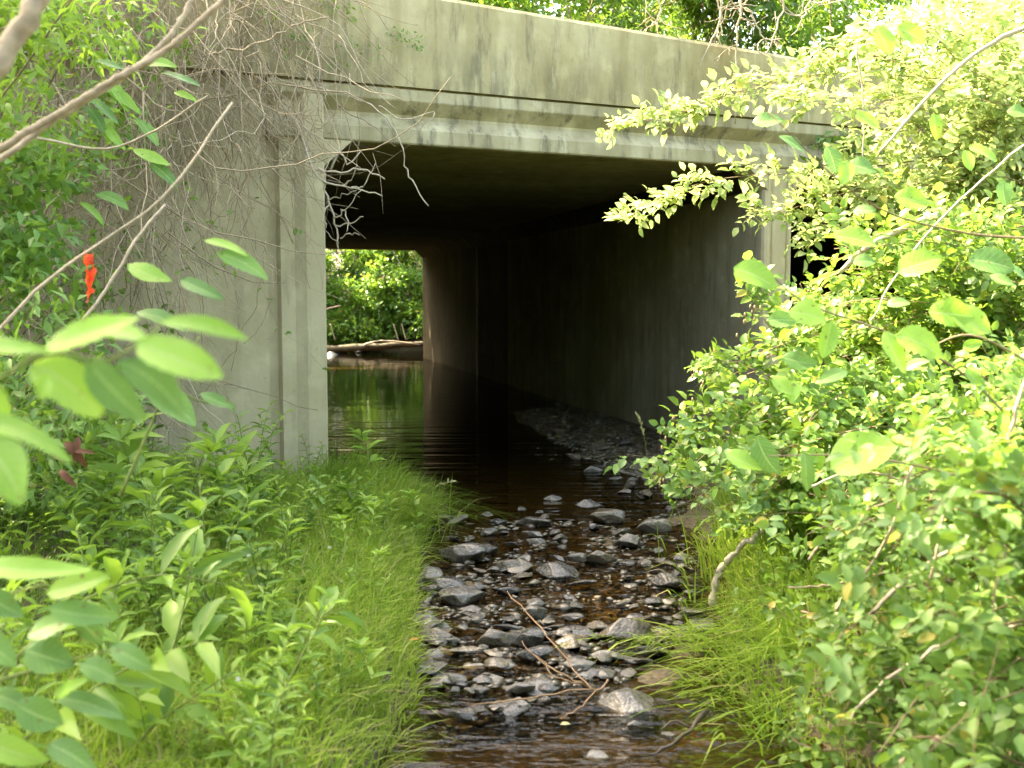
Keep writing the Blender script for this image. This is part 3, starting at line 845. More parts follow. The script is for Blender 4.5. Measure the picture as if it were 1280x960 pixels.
def tussock(label, base, n, h, w, direction, reach, spread, mt, cat='grass tussock', name='grass_tussock'):
    base = np.array(base)
    root = thing(name, label, cat, tuple(base))
    mb = MB()
    xy = base[:2] + RNG.normal(0, 1, (n, 2)) * spread
    z = np.maximum(ground_h(xy[:, 0], xy[:, 1]), -.02) - .01
    hh = h * RNG.uniform(.55, 1.25, n)
    ln = (RNG.normal(0, .45, (n, 2)) + np.array(direction)) * reach * RNG.uniform(.5, 1.2, (n, 1))
    blades(mb, np.column_stack([xy, z]), hh, ln, w * RNG.uniform(.7, 1.3, n), .75)
    part(mb, 'blades', mt, root)
    return root
tussock('big arching sedge tussock on the bank at the tunnel mouth', (-.98, 7.75, .17), 1500, .38, .006, (.62, -.2), .42, (.2, .20), M['grass'])
tussock('smaller sedge tussock arching over the two boulders', (-.82, 7.1, .15), 700, .33, .005, (.6, -.3), .34, (.12, .2), M['grass_light'])
tussock('sedge tussock growing against the foot of the concrete jamb', (-1.35, 7.95, .17), 420, .28, .006, (.35, -.1), .35, (.16, .1), M['grass'])
tussock('reed grass draping long blades over the water by the twigs', (.92, 4.85, .1), 150, .17, .010, (-.9, -.2), .33, (.16, .12), M['grass_light'], 'reed grass', 'reed_grass')
tussock('reed grass draping over the broad blue-grey slab', (.95, 4.35, .1), 120, .15, .010, (-.8, -.3), .30, (.12, .10), M['grass_light'], 'reed grass', 'reed_grass')
tussock('bright reed grass clump behind the pale dead branch', (1.42, 6.2, .15), 320, .34, .009, (-.4, -.25), .28, (.2, .3), M['grass_light'], 'reed grass', 'reed_grass')
tussock('reed grass clump leaning from the bank above the shingle', (1.7, 7.5, .15), 260, .32, .008, (-.4, -.2), .26, (.2, .3), M['grass'], 'reed grass', 'reed_grass')

tussock('fresh green reed grass over the soil edge near the bottom of the bank', (1.08, 3.95, .1), 260, .2, .008, (-.6, -.35), .28, (.12, .16), M['grass'], 'reed grass', 'reed_grass')
tussock('green reed grass hanging over the bank behind the broad blue-grey slab', (1.12, 4.55, .12), 300, .22, .008, (-.6, -.35), .3, (.14, .2), M['grass'], 'reed grass', 'reed_grass')
tussock('green reed grass below the pale dead branch', (1.25, 5.35, .12), 300, .24, .008, (-.5, -.35), .28, (.14, .25), M['grass'], 'reed grass', 'reed_grass')
tussock('green reed grass at the shingle edge under the leaning rose', (1.62, 6.9, .14), 280, .24, .008, (-.5, -.3), .26, (.14, .25), M['grass'], 'reed grass', 'reed_grass')
# seed stalks
def seedstalk(label, pts, Y, r=.0022):
    P = smoothpath([at(px, py, y) for (px, py), y in zip(pts, Y)], 12)
    root = thing('seed_stalk', label, 'grass stalk', tuple(P[0]))
    m = MB(); tube(m, P, r, r * .6, 4); part(m, 'stem', M['green_stem'], root)
    m = MB(); n = 16
    p, T = along(P, np.linspace(.72, 1, n))
    D = nz(T + RNG.normal(0, .35, (n, 3)))
    leaves(m, p, D, RNG.normal(0, 1, (n, 3)), .035 * RNG.uniform(.6, 1.2, n), .45, 8)
    part(m, 'seed_head', M['seed'], root)
seedstalk('grass stalk with a pale seed head standing before the dark tunnel', [(812, 625), (811, 590), (806, 550), (798, 520)], (7.2, 7.2, 7.2, 7.2))
seedstalk('grass stalk with a drooping seed head reaching out of the tussock', [(500, 680), (520, 635), (540, 610), (566, 602)], (7.5, 7.5, 7.5, 7.4))

# ------------------------------------------------------------------ weeds
def weed_proto(kind, seed, mt):
    rng = np.random.default_rng(seed)
    root = bpy.data.objects.new({'lance': 'lance_leaved_weed', 'whorl': 'whorled_weed', 'round': 'broad_leaved_weed'}[kind], None); COL.objects.link(root)
    ms, ml, acc = MB(), MB(), []
    ns = {'lance': 2, 'whorl': 1, 'round': 3}[kind]
    for s in range(ns):
        h = rng.uniform(.3, .66) * (1.1 if kind == 'lance' else 1)
        a = rng.uniform(0, 6.28); e = np.array([math.cos(a), math.sin(a), 0]) * rng.uniform(.03, .16)
        P = bez(np.array([0, 0, -.03]), np.array([0, 0, h * .6]) + e * .2, np.array([0, 0, h]) + e, 9, .003, rng)
        tube(ms, P, .004, .0018, 4)
        if kind == 'lance':
            n = 18; t = np.linspace(.1, 1, n); L = .135 * (1 - .45 * t); W = .22
        elif kind == 'whorl':
            t = np.concatenate([np.repeat([.35, .55, .72, .86], 3), np.full(6, .98)]); n = len(t); L = .18 * np.where(t > .9, .85, 1); W = .29
        else:
            n = 12; t = np.linspace(.25, 1, n); L = .10 * (1.1 - .4 * t); W = .6
        p, T = along(P, t)
        ang = np.arange(n) * 2.4 + rng.normal(0, .3, n)
        R = np.column_stack([np.cos(ang), np.sin(ang), np.zeros(n)])
        D = nz(R + UP * (rng.uniform(-.1, .5, n) + .35 * t)[:, None])
        N = nz(UP + rng.normal(0, .25, (n, 3)))
        leaves(ml, p, D, N, L * rng.uniform(.75, 1.2, n), W * rng.uniform(.85, 1.15, n), 8)
    ms.build('stem', M['green_stem'], root); ml.build('foliage', mt, root)
    root['category'] = 'weed'
    return root
WL = {'lance': ('narrow-leaved {} weed in the crowd on the bank beneath the wing wall', 'narrow-leaved weeds on the bank'),
      'whorl': ('{} weed with whorls of pointed leaves on the bank beneath the wing wall', 'whorled weeds on the bank'),
      'round': ('low {} weed with oval leaves on the bank beneath the wing wall', 'oval-leaved weeds on the bank')}
protos = []
for kd, mt, cn, sd in (('lance', 'weed', 'mid green', 1), ('lance', 'weed_light', 'light green', 2), ('whorl', 'weed', 'mid green', 3), ('whorl', 'weed_light', 'light green', 4),
                       ('lance', 'weed_dark', 'dark green', 5), ('round', 'weed', 'mid green', 6), ('round', 'weed_dark', 'dark green', 7)):
    protos.append((weed_proto(kd, sd, M[mt]), kd, cn))
used = set(); rng = np.random.default_rng(5); cnt = 0
while cnt < 250:
    y = rng.uniform(2.7, 8.2); x = rng.uniform(-4.6, -.55)
    if x > float(xleft(y)) - .15 or qt(x, y)[1] > -.25: continue
    px = 640 + FPX * x / y
    if px < -60 or px > 530: continue
    dens = 1.0 if px < 330 else .45
    if y < 5 and px > 380: dens = .12
    if y > 6.9 and px > 215: dens *= .22
    if rng.random() > dens: continue
    i = rng.choice(len(protos), p=[.22, .2, .12, .14, .12, .12, .08])
    root, kd, cn = protos[i]
    lab = WL[kd][0].format(cn); grp = cn + ' ' + WL[kd][1]
    near_wall = y > 6.6 and px > 200
    loc = (x, y, float(ground_h(x, y)) - .01); sc = float(rng.choice([.5, .7, .85, 1.05]) * rng.uniform(.85, 1.15)) * (.75 if kd == 'round' else 1); rz = float(rng.uniform(0, 6.28))
    if y < 4: sc *= .8
    if near_wall: sc = min(sc, .42)
    if i in used: dup(root, loc, rz, sc, lab, grp, (float(rng.normal(0, .22)), float(rng.normal(0, .22))))
    else:
        used.add(i); root.location = loc; root.rotation_euler = (0, 0, rz); root.scale = (sc,) * 3; root['label'] = lab; root['group'] = grp
    cnt += 1
for k, (x, y, i, sc, lab) in enumerate([
    (-.93, 7.35, 3, .72, 'bright young weed with a pale top rising out of the sedge tussock'),
    (-.60, 6.75, 3, .62, 'light green young weed leaning over the dark boulder at the water'),
    (-2.35, 6.9, 2, .95, 'tall whorled weed standing before the bare concrete wing wall'),
    (-1.75, 7.65, 0, .95, 'slender weed standing against the groove of the concrete jamb'),
    (-1.45, 7.75, 1, .7, 'slender pale weed in front of the concrete jamb'),
    (-1.55, 5.6, 2, 1.05, 'tall whorled weed with a dark stem in the middle of the bank'),
    (.0, 0, 0, 0, '')]):
    if sc: dup(protos[i][0], (x, y, float(ground_h(x, y)) - .01), k * 1.3, sc, lab, 'single weeds on the bank')
cnt = 0
while cnt < 34:
    y = rng.uniform(3.0, 7.2); x = float(xleft(y)) - rng.uniform(.08, .75)
    i = int(rng.choice([1, 3, 5])); root, kd, cn = protos[i]
    dup(root, (x, y, float(ground_h(x, y)) - .01), float(rng.uniform(0, 6.28)), float(rng.uniform(.28, .5)),
        (WL[kd][0].format(cn)).replace('on the bank beneath the wing wall', 'in the short grass beside the riffle').replace('weed in the crowd in', 'weed in'), cn + ' ' + WL[kd][1] + ' beside the riffle')
    cnt += 1
# low plants on the bank under the roses
cnt = 0
while cnt < 62:
    y = rng.uniform(3.0, 8.5); x = rng.uniform(.9, 3.6) if cnt > 26 else float(xright(y)) + rng.uniform(.12, .5)
    if x < float(xright(y)) + .12: continue
    i = int(rng.choice([0, 1, 5, 6]))
    root, kd, cn = protos[i]
    dup(root, (x, y, float(ground_h(x, y)) - .01), float(rng.uniform(0, 6.28)), float(rng.uniform(.45, .8)),
        (WL[kd][0].format(cn)).replace('bank beneath the wing wall', 'bank under the rose bushes'), cn + ' ' + WL[kd][1] + ' under the roses')
    cnt += 1

# ------------------------------------------------------------------ broad near leaves
def bigleaf(root, P0, P1, W, N, mt, droop=.12, seed=0, name='leaf'):
    rng = np.random.default_rng(seed); W = W * rng.uniform(.85, 1.2); droop = droop * rng.uniform(.4, 2.0)
    P0, P1 = np.array(P0), np.array(P1)
    D = P1 - P0; L = np.linalg.norm(D); D = D / L
    S = nz(np.cross(N, D)); U = np.cross(D, S)
    nu, nv = 15, 9
    tt = np.linspace(0, 1, nu); ss = np.linspace(-1, 1, nv)
    w = W * 1.75 * np.clip(tt, 0, 1) ** .62 * (1 - tt) ** .85
    Tg, Sg = np.meshgrid(tt, ss, indexing='ij')
    ph = rng.uniform(0, 6.28, 3)
    edge = 1 + .035 * np.sin(Tg * 38 + ph[0]) * (np.abs(Sg) > .9)
    up = .16 * W * np.abs(Sg) ** 1.3 * np.sin(math.pi * Tg) - droop * L * (Tg ** 2 - Tg * .3) + .05 * W * np.sin(Tg * 8 + ph[1]) * Sg ** 2 * np.sign(Sg)
    side_ = rng.uniform(-.16, .16) * L * Tg * (1 - Tg) * 2; up = up + rng.uniform(-.12, .3) * W * Sg * np.sin(Tg * 3)
    V = P0 + D * (Tg * L)[..., None] + S * (Sg * w[:, None] * edge + side_)[..., None] + U * (up + .03 * W * np.sin(Tg * 50 + 2) * np.abs(Sg))[..., None]
    i = np.arange(nu - 1)[:, None] * nv + np.arange(nv - 1)[None]
    mb = MB(); mb.add(V.reshape(-1, 3), np.stack([i, i + 1, i + 1 + nv, i + nv], -1).reshape(-1, 4))
    mb.uv.append(np.stack([Tg, Sg * .5 + .5], -1).reshape(-1, 2))
    return part(mb, name, mt, root, True)

def leafplant(label, stems, lv, Y, cat='sapling', name='broadleaf_sapling', seed=0):
    rng = np.random.default_rng(seed)
    first = at(*stems[0][0], Y)
    root = thing(name, label, cat, tuple(first))
    for s in stems:
        m = MB(); tube(m, smoothpath([at(a, b, Y + .02 * k) for k, (a, b) in enumerate(s)], 12), .004, .0018, 6); part(m, 'stem', M['green_stem'], root)
    for k, (x0, y0, x1, y1, w, dk, nx_, nzv, dr) in enumerate(lv):
        d = Y + rng.uniform(-.03, .03)
        P0 = at(x0, y0, d); P1 = at(x1, y1, d - rng.uniform(-.02, .05))
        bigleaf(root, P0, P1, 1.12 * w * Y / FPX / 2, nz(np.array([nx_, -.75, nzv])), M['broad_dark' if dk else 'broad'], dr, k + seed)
    return root
leafplant('sapling twig with big bright green leaves hanging into the view', [[(-90, 520), (-10, 480), (60, 440), (130, 452), (180, 424), (205, 402)], [(-80, 560), (-20, 545), (10, 530)]],
    [(52, 440, 168, 386, 62, 0, -.2, .7, .25), (185, 424, 100, 404, 44, 0, .3, .8, .2), (170, 428, 280, 468, 66, 0, .0, .8, .05), (200, 402, 312, 412, 34, 0, .1, 1.0, .25),
     (40, 455, 130, 520, 84, 0, .1, .5, .1), (110, 452, 178, 525, 66, 1, -.3, .5, .1), (150, 450, 232, 520, 48, 1, .0, .8, .1), (-60, 420, 60, 432, 30, 0, .0, .9, .1),
     (-50, 520, 88, 572, 52, 0, .2, .8, .1), (-20, 470, 14, 560, 60, 0, .3, .5, .1), (-30, 550, 25, 625, 70, 0, .2, .6, .1), (60, 470, 50, 500, 30, 0, .2, .8, .1)], 1.35, seed=3)
leafplant('thin sapling with small bluish leaves against the pale wing wall', [[(150, 620), (185, 540), (210, 480), (250, 420)], [(210, 480), (245, 500), (275, 505)]],
    [(170, 462, 225, 500, 40, 1, .1, .8, .1), (185, 490, 245, 530, 40, 1, .1, .8, .1), (250, 492, 295, 508, 20, 1, .0, 1, .1), (255, 300, 310, 318, 24, 0, .1, .9, .1),
     (270, 315, 335, 345, 30, 1, .1, .8, .1), (160, 330, 215, 350, 28, 0, .1, .8, .1), (225, 350, 280, 370, 30, 1, .1, .8, .1), (170, 390, 230, 410, 26, 1, .1, .8, .1)], 2.6, seed=41)
leafplant('broad-leaved plant at the near corner with a yellow-green upper leaf', [[(-60, 930), (0, 850), (60, 780), (110, 720)], [(-40, 760), (20, 740), (60, 730)], [(0, 850), (70, 830), (140, 812)]],
    [(-40, 705, 112, 698, 46, 0, .0, 1, .15), (58, 742, 135, 716, 40, 0, .0, .9, .2), (60, 760, 150, 765, 40, 1, .1, .9, .2), (35, 795, 92, 772, 44, 1, .1, .9, .2),
     (95, 775, 128, 805, 40, 1, -.1, .7, .15), (30, 812, 92, 828, 56, 1, .1, .7, .1), (138, 808, 190, 832, 34, 1, .0, .9, .15), (70, 872, 158, 890, 40, 1, .1, 1, .15),
     (68, 868, 108, 846, 26, 0, .1, .9, .1), (20, 880, 80, 905, 52, 1, .1, .7, .1), (-30, 740, 30, 770, 46, 1, .2, .8, .1), (-40, 800, 20, 830, 46, 1, .2, .8, .1),
     (-30, 920, 60, 950, 50, 0, .1, .8, .1), (60, 930, 120, 965, 40, 1, .1, .8, .1), (-20, 865, 40, 890, 46, 1, .1, .8, .1), (100, 830, 145, 850, 36, 1, .1, .8, .1)], 1.9, seed=71)
for lab, pts_, Y_, n_, sd in (('leafy knotweed stem leaning in from the lower corner', [(-40, 990), (60, 900), (170, 830), (260, 800)], 2.7, 16, 5),
                              ('knotweed stem with long leaves near the bottom edge', [(120, 1010), (180, 920), (230, 880), (290, 840)], 3.0, 16, 8),
                              ('tall knotweed stem with drooping leaves in the bank weeds', [(190, 900), (225, 780), (240, 700), (250, 640)], 3.6, 16, 9),
                              ('arching knotweed stem among the weeds by the near corner', [(-20, 860), (90, 760), (190, 720), (280, 730)], 3.1, 16, 12),
                              ('knotweed stem whose leaves reach towards the grassy edge', [(290, 960), (330, 850), (370, 790), (430, 760)], 3.7, 14, 15)):
    r_ = np.random.default_rng(sd)
    P = smoothpath([at(a, b, Y_) for a, b in pts_], 14)
    root = thing('knotweed', lab, 'weed', tuple(P[0])); m = MB(); tube(m, P, .004, .002, 5); part(m, 'stem', M['green_stem'], root)
    m = MB(); acc = []; cane_leaves(acc, P, n_, .16, r_, .2, 0, 1.0, .15); flush(m, acc, .33, 8); part(m, 'foliage', M['weed'], root)

# ------------------------------------------------------------------ right bank: roses
def tips_in(poly, n, dlo, dhi, seed):
    r_ = np.random.default_rng(seed)
    return [at(px, py, d) for (px, py), d in zip(poly_sample(poly, n, r_), r_.uniform(dlo, dhi, n))]
def gz(x, y): return (x, y, float(ground_h(x, y)) - .02)
def spray(pts, Y, n, L): 
    return (smoothpath([at(a, b, y) for (a, b), y in zip(pts, Y)], 16, .004), n, L)
sunny = [spray([(1230, 120), (1100, 70), (1030, 82), (900, 125), (830, 146), (757, 163)], (7.3, 7.4, 7.4, 7.5, 7.5, 7.5), 113, .072),
         spray([(1180, 100), (1080, 90), (1000, 96), (930, 112), (870, 135), (820, 150)], (7.2, 7.3, 7.4, 7.5, 7.5, 7.5), 89, .072),
         spray([(1220, 190), (1110, 205), (1010, 215), (910, 222), (840, 240), (772, 280)], (6.9, 7.0, 7.1, 7.1, 7.1, 7.1), 145, .072),
         spray([(1200, 230), (1100, 235), (1040, 245), (985, 262), (935, 266)], (6.8, 6.9, 6.9, 6.9, 6.9), 89, .072),
         spray([(1200, 280), (1120, 270), (1060, 275), (1000, 290), (1010, 300)], (6.8, 6.8, 6.8, 6.8, 6.8), 48, .072),
         spray([(1250, 60), (1150, 30), (1080, 50), (1010, 75)], (7.3, 7.3, 7.3, 7.3), 70, .072),
         spray([(1250, 90), (1160, 110), (1080, 130), (1010, 130), (975, 120)], (7, 7, 7, 7.1, 7.1), 70, .072)]
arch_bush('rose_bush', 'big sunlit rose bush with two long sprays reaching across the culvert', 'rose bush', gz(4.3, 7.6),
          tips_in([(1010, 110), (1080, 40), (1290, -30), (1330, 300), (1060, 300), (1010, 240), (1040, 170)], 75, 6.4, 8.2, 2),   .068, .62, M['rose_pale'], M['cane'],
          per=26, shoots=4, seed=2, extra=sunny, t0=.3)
arch_bush('rose_bush', 'yellow-green rose bush rising behind the sunlit sprays to the top corner', 'rose bush', gz(5.6, 9.0),
          tips_in([(1080, 20), (1300, -80), (1330, 200), (1100, 180)], 45, 8.2, 9.6, 3), .062, .62, M['rose'], M['cane'], per=22, shoots=3, seed=3)
arch_bush('rose_bush', 'green rose bush hiding the second culvert opening', 'rose bush', gz(3.5, 6.6),
          tips_in([(935, 420), (1000, 300), (1060, 270), (1330, 260), (1330, 520), (960, 560), (880, 540), (900, 470)], 95, 5.2, 6.6, 4), .062, .64, M['rose'], M['cane'],
          per=24, shoots=3, seed=4, t0=.25,
          extra=[spray([(1050, 500), (980, 430), (950, 390), (935, 350)], (6, 6, 6, 6), 35, .072), spray([(1040, 520), (960, 470), (905, 450), (880, 460)], (5.9, 5.9, 6, 6), 41, .072),
                 spray([(1030, 560), (940, 520), (880, 520), (848, 545)], (5.8, 5.9, 6, 6), 44, .072), spray([(1020, 590), (930, 570), (870, 570), (825, 610)], (5.8, 5.9, 6, 6), 48, .072)])
arch_bush('rose_bush', 'rose bush leaning over the shingle with brown spent flower heads', 'rose bush', gz(2.4, 5.6),
          tips_in([(870, 560), (960, 520), (1120, 500), (1150, 640), (900, 660), (815, 630)], 48, 4.8, 5.8, 5), .058, .66, M['rose_shade'], M['cane'], per=22, shoots=3, seed=5,
          t0=.35)
arch_bush('rose_bush', 'bluish green rose bush filling the near bank below the vine leaves', 'rose bush', gz(2.6, 4.4),
          tips_in([(1040, 560), (1320, 480), (1330, 800), (1060, 790), (980, 660)], 62, 3.4, 4.6, 6), .056, .62, M['rose_shade'], M['cane'], per=20, shoots=3, seed=6, t0=.35)
arch_bush('rose_bush', 'near rose bush with large leaflets hanging over the bottom corner', 'rose bush', gz(2.1, 3.0),
          tips_in([(1180, 560), (1330, 520), (1330, 1000), (1090, 1000), (1120, 800)], 44, 2.3, 3.1, 7), .054, .60, M['rose_shade'], M['cane'], per=15, shoots=2, seed=7, t0=.4)
arch_bush('rose_bush', 'low rose sprays with yellowing leaves touching the foreground water', 'rose bush', gz(1.5, 3.7),
          tips_in([(1000, 820), (1100, 780), (1200, 860), (1180, 980), (1010, 960)], 22, 3.0, 3.7, 8), .042, .66, M['rose'], M['cane'], per=15, shoots=2, seed=8, t0=.4, arch=.3)
# spent flower heads on the leaning rose
m = MB(); r_ = np.random.default_rng(9)
rb = [o for o in bpy.data.objects if o.get('label', '').startswith('rose bush leaning')][0]
for px, py in ((878, 460), (868, 500), (838, 535), (832, 545), (945, 395), (930, 400), (826, 600), (880, 468)):
    for _ in range(6):
        c = at(px + r_.normal(0, 6), py + r_.normal(0, 9), 5.9)
        tube(m, np.array([c, c + [0, 0, .012], c + [0, 0, .022]]), .007, .004, 5)
part(m, 'spent_flower', M['bud'], rb)
# grape vine with large leaves over the roses
r_ = np.random.default_rng(12)
gv = thing('grape_vine', 'grape vine with large pale leaves climbing over the roses', 'vine', tuple(at(1300, 560, 3.4)))
m = MB()
for pts_ in ([(1330, 600), (1220, 480), (1120, 420), (1010, 380), (960, 340)], [(1330, 480), (1220, 420), (1150, 440)], [(1320, 640), (1180, 590), (1060, 570), (960, 570)], [(1330, 300), (1200, 290), (1080, 250), (960, 140)]):
    tube(m, smoothpath([at(a, b, 3.6 - .05 * k) for k, (a, b) in enumerate(pts_)], 14), .005, .002, 5)
part(m, 'stem', M['cane'], gv)
for k, (px, py, L, ang, dk, Yd) in enumerate([(945, 345, 60, 20, 0, 3.4), (1010, 395, 50, 10, 0, 3.4), (1035, 425, 46, 100, 0, 3.4), (1120, 440, 60, 60, 0, 3.3), (1150, 430, 64, 20, 0, 3.3),
        (1190, 390, 60, 0, 0, 3.3), (1215, 400, 60, 30, 0, 3.3), (930, 575, 52, 20, 0, 3.6), (960, 570, 52, 60, 1, 3.6), (1010, 590, 50, 80, 1, 3.4), (1080, 570, 90, -20, 0, 3.3),
        (1000, 450, 46, 10, 1, 3.5), (1040, 470, 40, 160, 1, 3.5), (990, 180, 40, 30, 1, 5.6), (1040, 200, 36, 70, 1, 5.6), (960, 150, 40, -10, 1, 5.6), (1085, 150, 36, 20, 0, 5.6),
        (1105, 50, 40, 60, 0, 5.6), (1140, 40, 40, 20, 0, 5.6), (1230, 190, 40, 20, 0, 4.6), (1140, 250, 46, 10, 0, 4.6), (1070, 300, 60, 10, 0, 4.2), (1150, 330, 60, -20, 0, 4.2), (1240, 330, 60, 10, 1, 4.0)] + [(x_, y_, r_.uniform(26, 42), r_.uniform(-30, 110), int(r_.random() < .55), r_.uniform(3.3, 5.2)) for x_, y_ in poly_sample([(960, 330), (1060, 150), (1280, 100), (1290, 600), (1000, 590), (930, 560)], 26, r_)]):
    a = math.radians(ang)
    P0 = at(px - L * .5 * math.cos(a), py - L * .5 * math.sin(a), Yd); P1 = at(px + L * .5 * math.cos(a), py + L * .5 * math.sin(a), Yd - .03)
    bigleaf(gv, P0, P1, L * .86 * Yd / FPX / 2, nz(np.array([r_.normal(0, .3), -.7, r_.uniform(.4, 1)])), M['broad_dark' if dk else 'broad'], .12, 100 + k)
# ivy-like creeper at the end of the lintel
clump_bush('creeper', 'dark green creeper clump hanging at the end of the cornice', 'creeper', tuple(Fp(5.2, .1, S0 + .2)), [Fp(4.6, .25, S0 + .12), Fp(4.9, .25, S0 + .15), Fp(5.2, .3, S0 + .05)], [.22, .25, .3], 420, .085, .6, M['bush'], M['cane'], 14, stem_r=.006)

# dead canes and sticks
def stick(name, label, cat, pts, Y, r0, r1, mt, side=6, wob=.002, lumps=.06, n=16):
    if not hasattr(Y, '__len__'): Y = [Y] * len(pts)
    P = smoothpath([at(a, b, y) for (a, b), y in zip(pts, Y)], n, wob)
    m = MB(); tube(m, P, r0, r1, side, lumps)
    return tag(m.build(name, mt, None, True), label, cat)
stick('dead_branch', 'pale dead branch propped against the grassy bank under the roses', 'branch', [(957, 655), (915, 695), (896, 725), (890, 776)], (5.4, 5.5, 5.5, 5.5), .014, .023, M['twig_pale'], 8, .006, .14, 22)
stick('dead_cane', 'upright tan dead cane among the near rose leaves', 'cane', [(1285, 470), (1262, 540), (1252, 620), (1240, 700)], 3.0, .005, .006, M['twig'])
stick('dead_cane', 'long tan cane arching through the shaded rose bush', 'cane', [(1290, 672), (1210, 680), (1140, 720), (1080, 776)], 3.2, .006, .007, M['twig'])
stick('dead_cane', 'bare dead cane lying low at the bottom corner', 'cane', [(1290, 905), (1200, 912), (1140, 945), (1080, 985)], 2.7, .008, .009, M['twig'])
stick('dead_cane', 'dead cane slanting down to the bank grass', 'cane', [(1140, 580), (1110, 670), (1070, 730), (1045, 762)], 3.6, .005, .006, M['twig'])
stick('dead_branch', 'sunlit bare branch slanting through the top of the rose bush', 'branch', [(1290, 30), (1230, 60), (1170, 110), (1100, 190)], 6.2, .016, .008, M['twig_pale'])
stick('dead_branch', 'pale bare branch showing beneath the sunlit sprays', 'branch', [(1180, 265), (1120, 290), (1080, 312), (1050, 340)], 5.6, .018, .012, M['twig_pale'])
stick('dead_cane', 'thin hanging tan cane in front of the cornice end', 'cane', [(1070, 60), (1078, 110), (1080, 160), (1078, 200)], 6.4, .006, .004, M['twig'])
M['wet_wood'] = barkmat('wet_wood', (.02, .016, .012), (.09, .07, .05), 30, .4)
Pw = smoothpath([G(882, 890, .03), G(862, 912, .02), G(838, 932, .01), G(800, 948, -.01)], 14, .003)
m = MB(); tube(m, Pw, .011, .004, 6, .12); tube(m, smoothpath([Pw[4], Pw[4] + [-.07, .0, .03], Pw[4] + [-.12, -.05, .02]], 6, .002), .006, .003, 5, .1)
tag(m.build('fallen_stick', M['wet_wood'], None, True), 'dark forked stick lying in the foreground water', 'stick')
stick('fallen_stick', 'dark thin twig poking from the rose bush over the bank grass', 'twig', [(1110, 715), (1040, 730), (985, 735)], 3.8, .005, .003, M['twig_dark'])
for k, (pts_, Y_, lab) in enumerate((([(1180, 640), (1120, 600), (1060, 590), (1010, 610)], 3.9, 'dead cane curving low across the bluish rose leaves'),
        ([(1300, 560), (1230, 590), (1180, 650), (1160, 740)], 2.9, 'dead cane bending steeply down in the near rose bush'), ([(1290, 780), (1200, 800), (1120, 840), (1060, 900)], 2.8, 'dead cane running to the water edge in the near rose bush'),
        ([(1010, 700), (1060, 650), (1130, 620), (1200, 610)], 3.8, 'thin grey cane between the bank grass and the rose bush'), ([(1280, 180), (1200, 250), (1130, 330), (1090, 400)], 4.9, 'long bare cane falling through the middle of the roses'))):
    stick('dead_cane', lab, 'cane', pts_, Y_, .0055, .004, M['twig' if k % 2 else 'twig_pale'], 5, .004, .1)
# red-brown fallen twigs on the stones
def gpts(l): return [G(a, b, z) for a, b, z in l]
for lab, l in (('longest red-brown twig rising from the reed grass to its broken tip', [(740, 862, .04), (705, 822, .10), (672, 780, .16), (632, 738, .22)]),
               ('red-brown twig lying across the dark cracked boulder', [(735, 858, .05), (700, 842, .1), (670, 822, .13), (650, 802, .15)]),
               ('bent red-brown twig dipping into the water at its tip', [(745, 862, .04), (690, 868, .06), (640, 876, .07), (600, 880, .06), (582, 893, .0)]),
               ('short red-brown twig crossing the others by the reed grass', [(760, 850, .06), (730, 880, .04), (700, 900, .0)]),
               ('thin red-brown twig beside the pink slab', [(728, 855, .06), (705, 850, .08), (690, 842, .1), (668, 818, .14)])):
    m = MB(); tube(m, smoothpath(gpts(l), 14, .004), .0042, .0018, 5, .12); tag(m.build('fallen_twig', M['twig_red']), lab, 'twig')

# ------------------------------------------------------------------ left: dry vines, branches, shrubs
def vines(name, label, n, qr, dr, zr, ln, r, mt, seed, parts_leaf=None, drift=(.0, 0), group=None, wild=.5):
    rng = np.random.default_rng(seed)
    base = Fp((qr[0] + qr[1]) / 2, .2, zr[1])
    root = thing(name, label, 'vine', tuple(base), group)
    m = MB(); acc = []
    for _ in range(n):
        q = rng.uniform(*qr); d = rng.uniform(*dr); z = rng.uniform(*zr)
        p = Fp(q, d, z)
        dirv = nz(np.array([rng.normal(drift[0], wild), rng.normal(0, .35), -1 + rng.normal(0, .5 * wild) + drift[1]]))
        steps = rng.integers(7, 13); L = rng.uniform(*ln); P = [p]
        for s in range(steps):
            dirv = nz(dirv + rng.normal(0, .22, 3) + [0, 0, -.03])
            p = p + dirv * L / steps
            dd = (p - A) @ nrm
            if dd < .03: p = p + nrm * (.03 - dd); dirv = nz(dirv - nrm * (dirv @ nrm) + nrm * .1)
            P.append(p)
        P = np.array(P)
        rr = r * rng.uniform(.6, 1.5)
        tube(m, P, rr, rr * .5, 4)
        if rng.random() < .6:
            k = rng.integers(2, len(P) - 2); e = P[k] + nz(rng.normal(0, 1, 3) + [0, 0, -.5]) * rng.uniform(.15, .5)
            dd = (e - A) @ nrm
            if dd < .03: e = e + nrm * (.03 - dd)
            tube(m, bez(P[k], (P[k] + e) / 2 + rng.normal(0, .04, 3), e, 6, .008, rng), rr * .6, rr * .3, 3)
        if parts_leaf and rng.random() < parts_leaf[1]:
            cane_leaves(acc, P, 7, parts_leaf[2], rng, .3, 0, 1, .1)
    part(m, 'stem', mt, root)
    if acc:
        ml = MB(); flush(ml, acc, .6, 8); part(ml, 'foliage', parts_leaf[0], root)
    return root
vines('dry_vine', 'tangle of dark dry vines hanging down the concrete wing wall', 360, (-2.2, -.12), (.04, .6), (2.7, 4.4), (.5, 1.5), .0032, M['twig_dark'], 1, wild=.4, drift=(.12, 0))
vines('dry_vine', 'tan dry vines spilling over the parapet end and the jamb', 120, (-1.3, .05), (.12, .7), (3.0, 4.3), (.5, 1.4), .0035, M['twig'], 2, wild=.6, drift=(.1, .2))
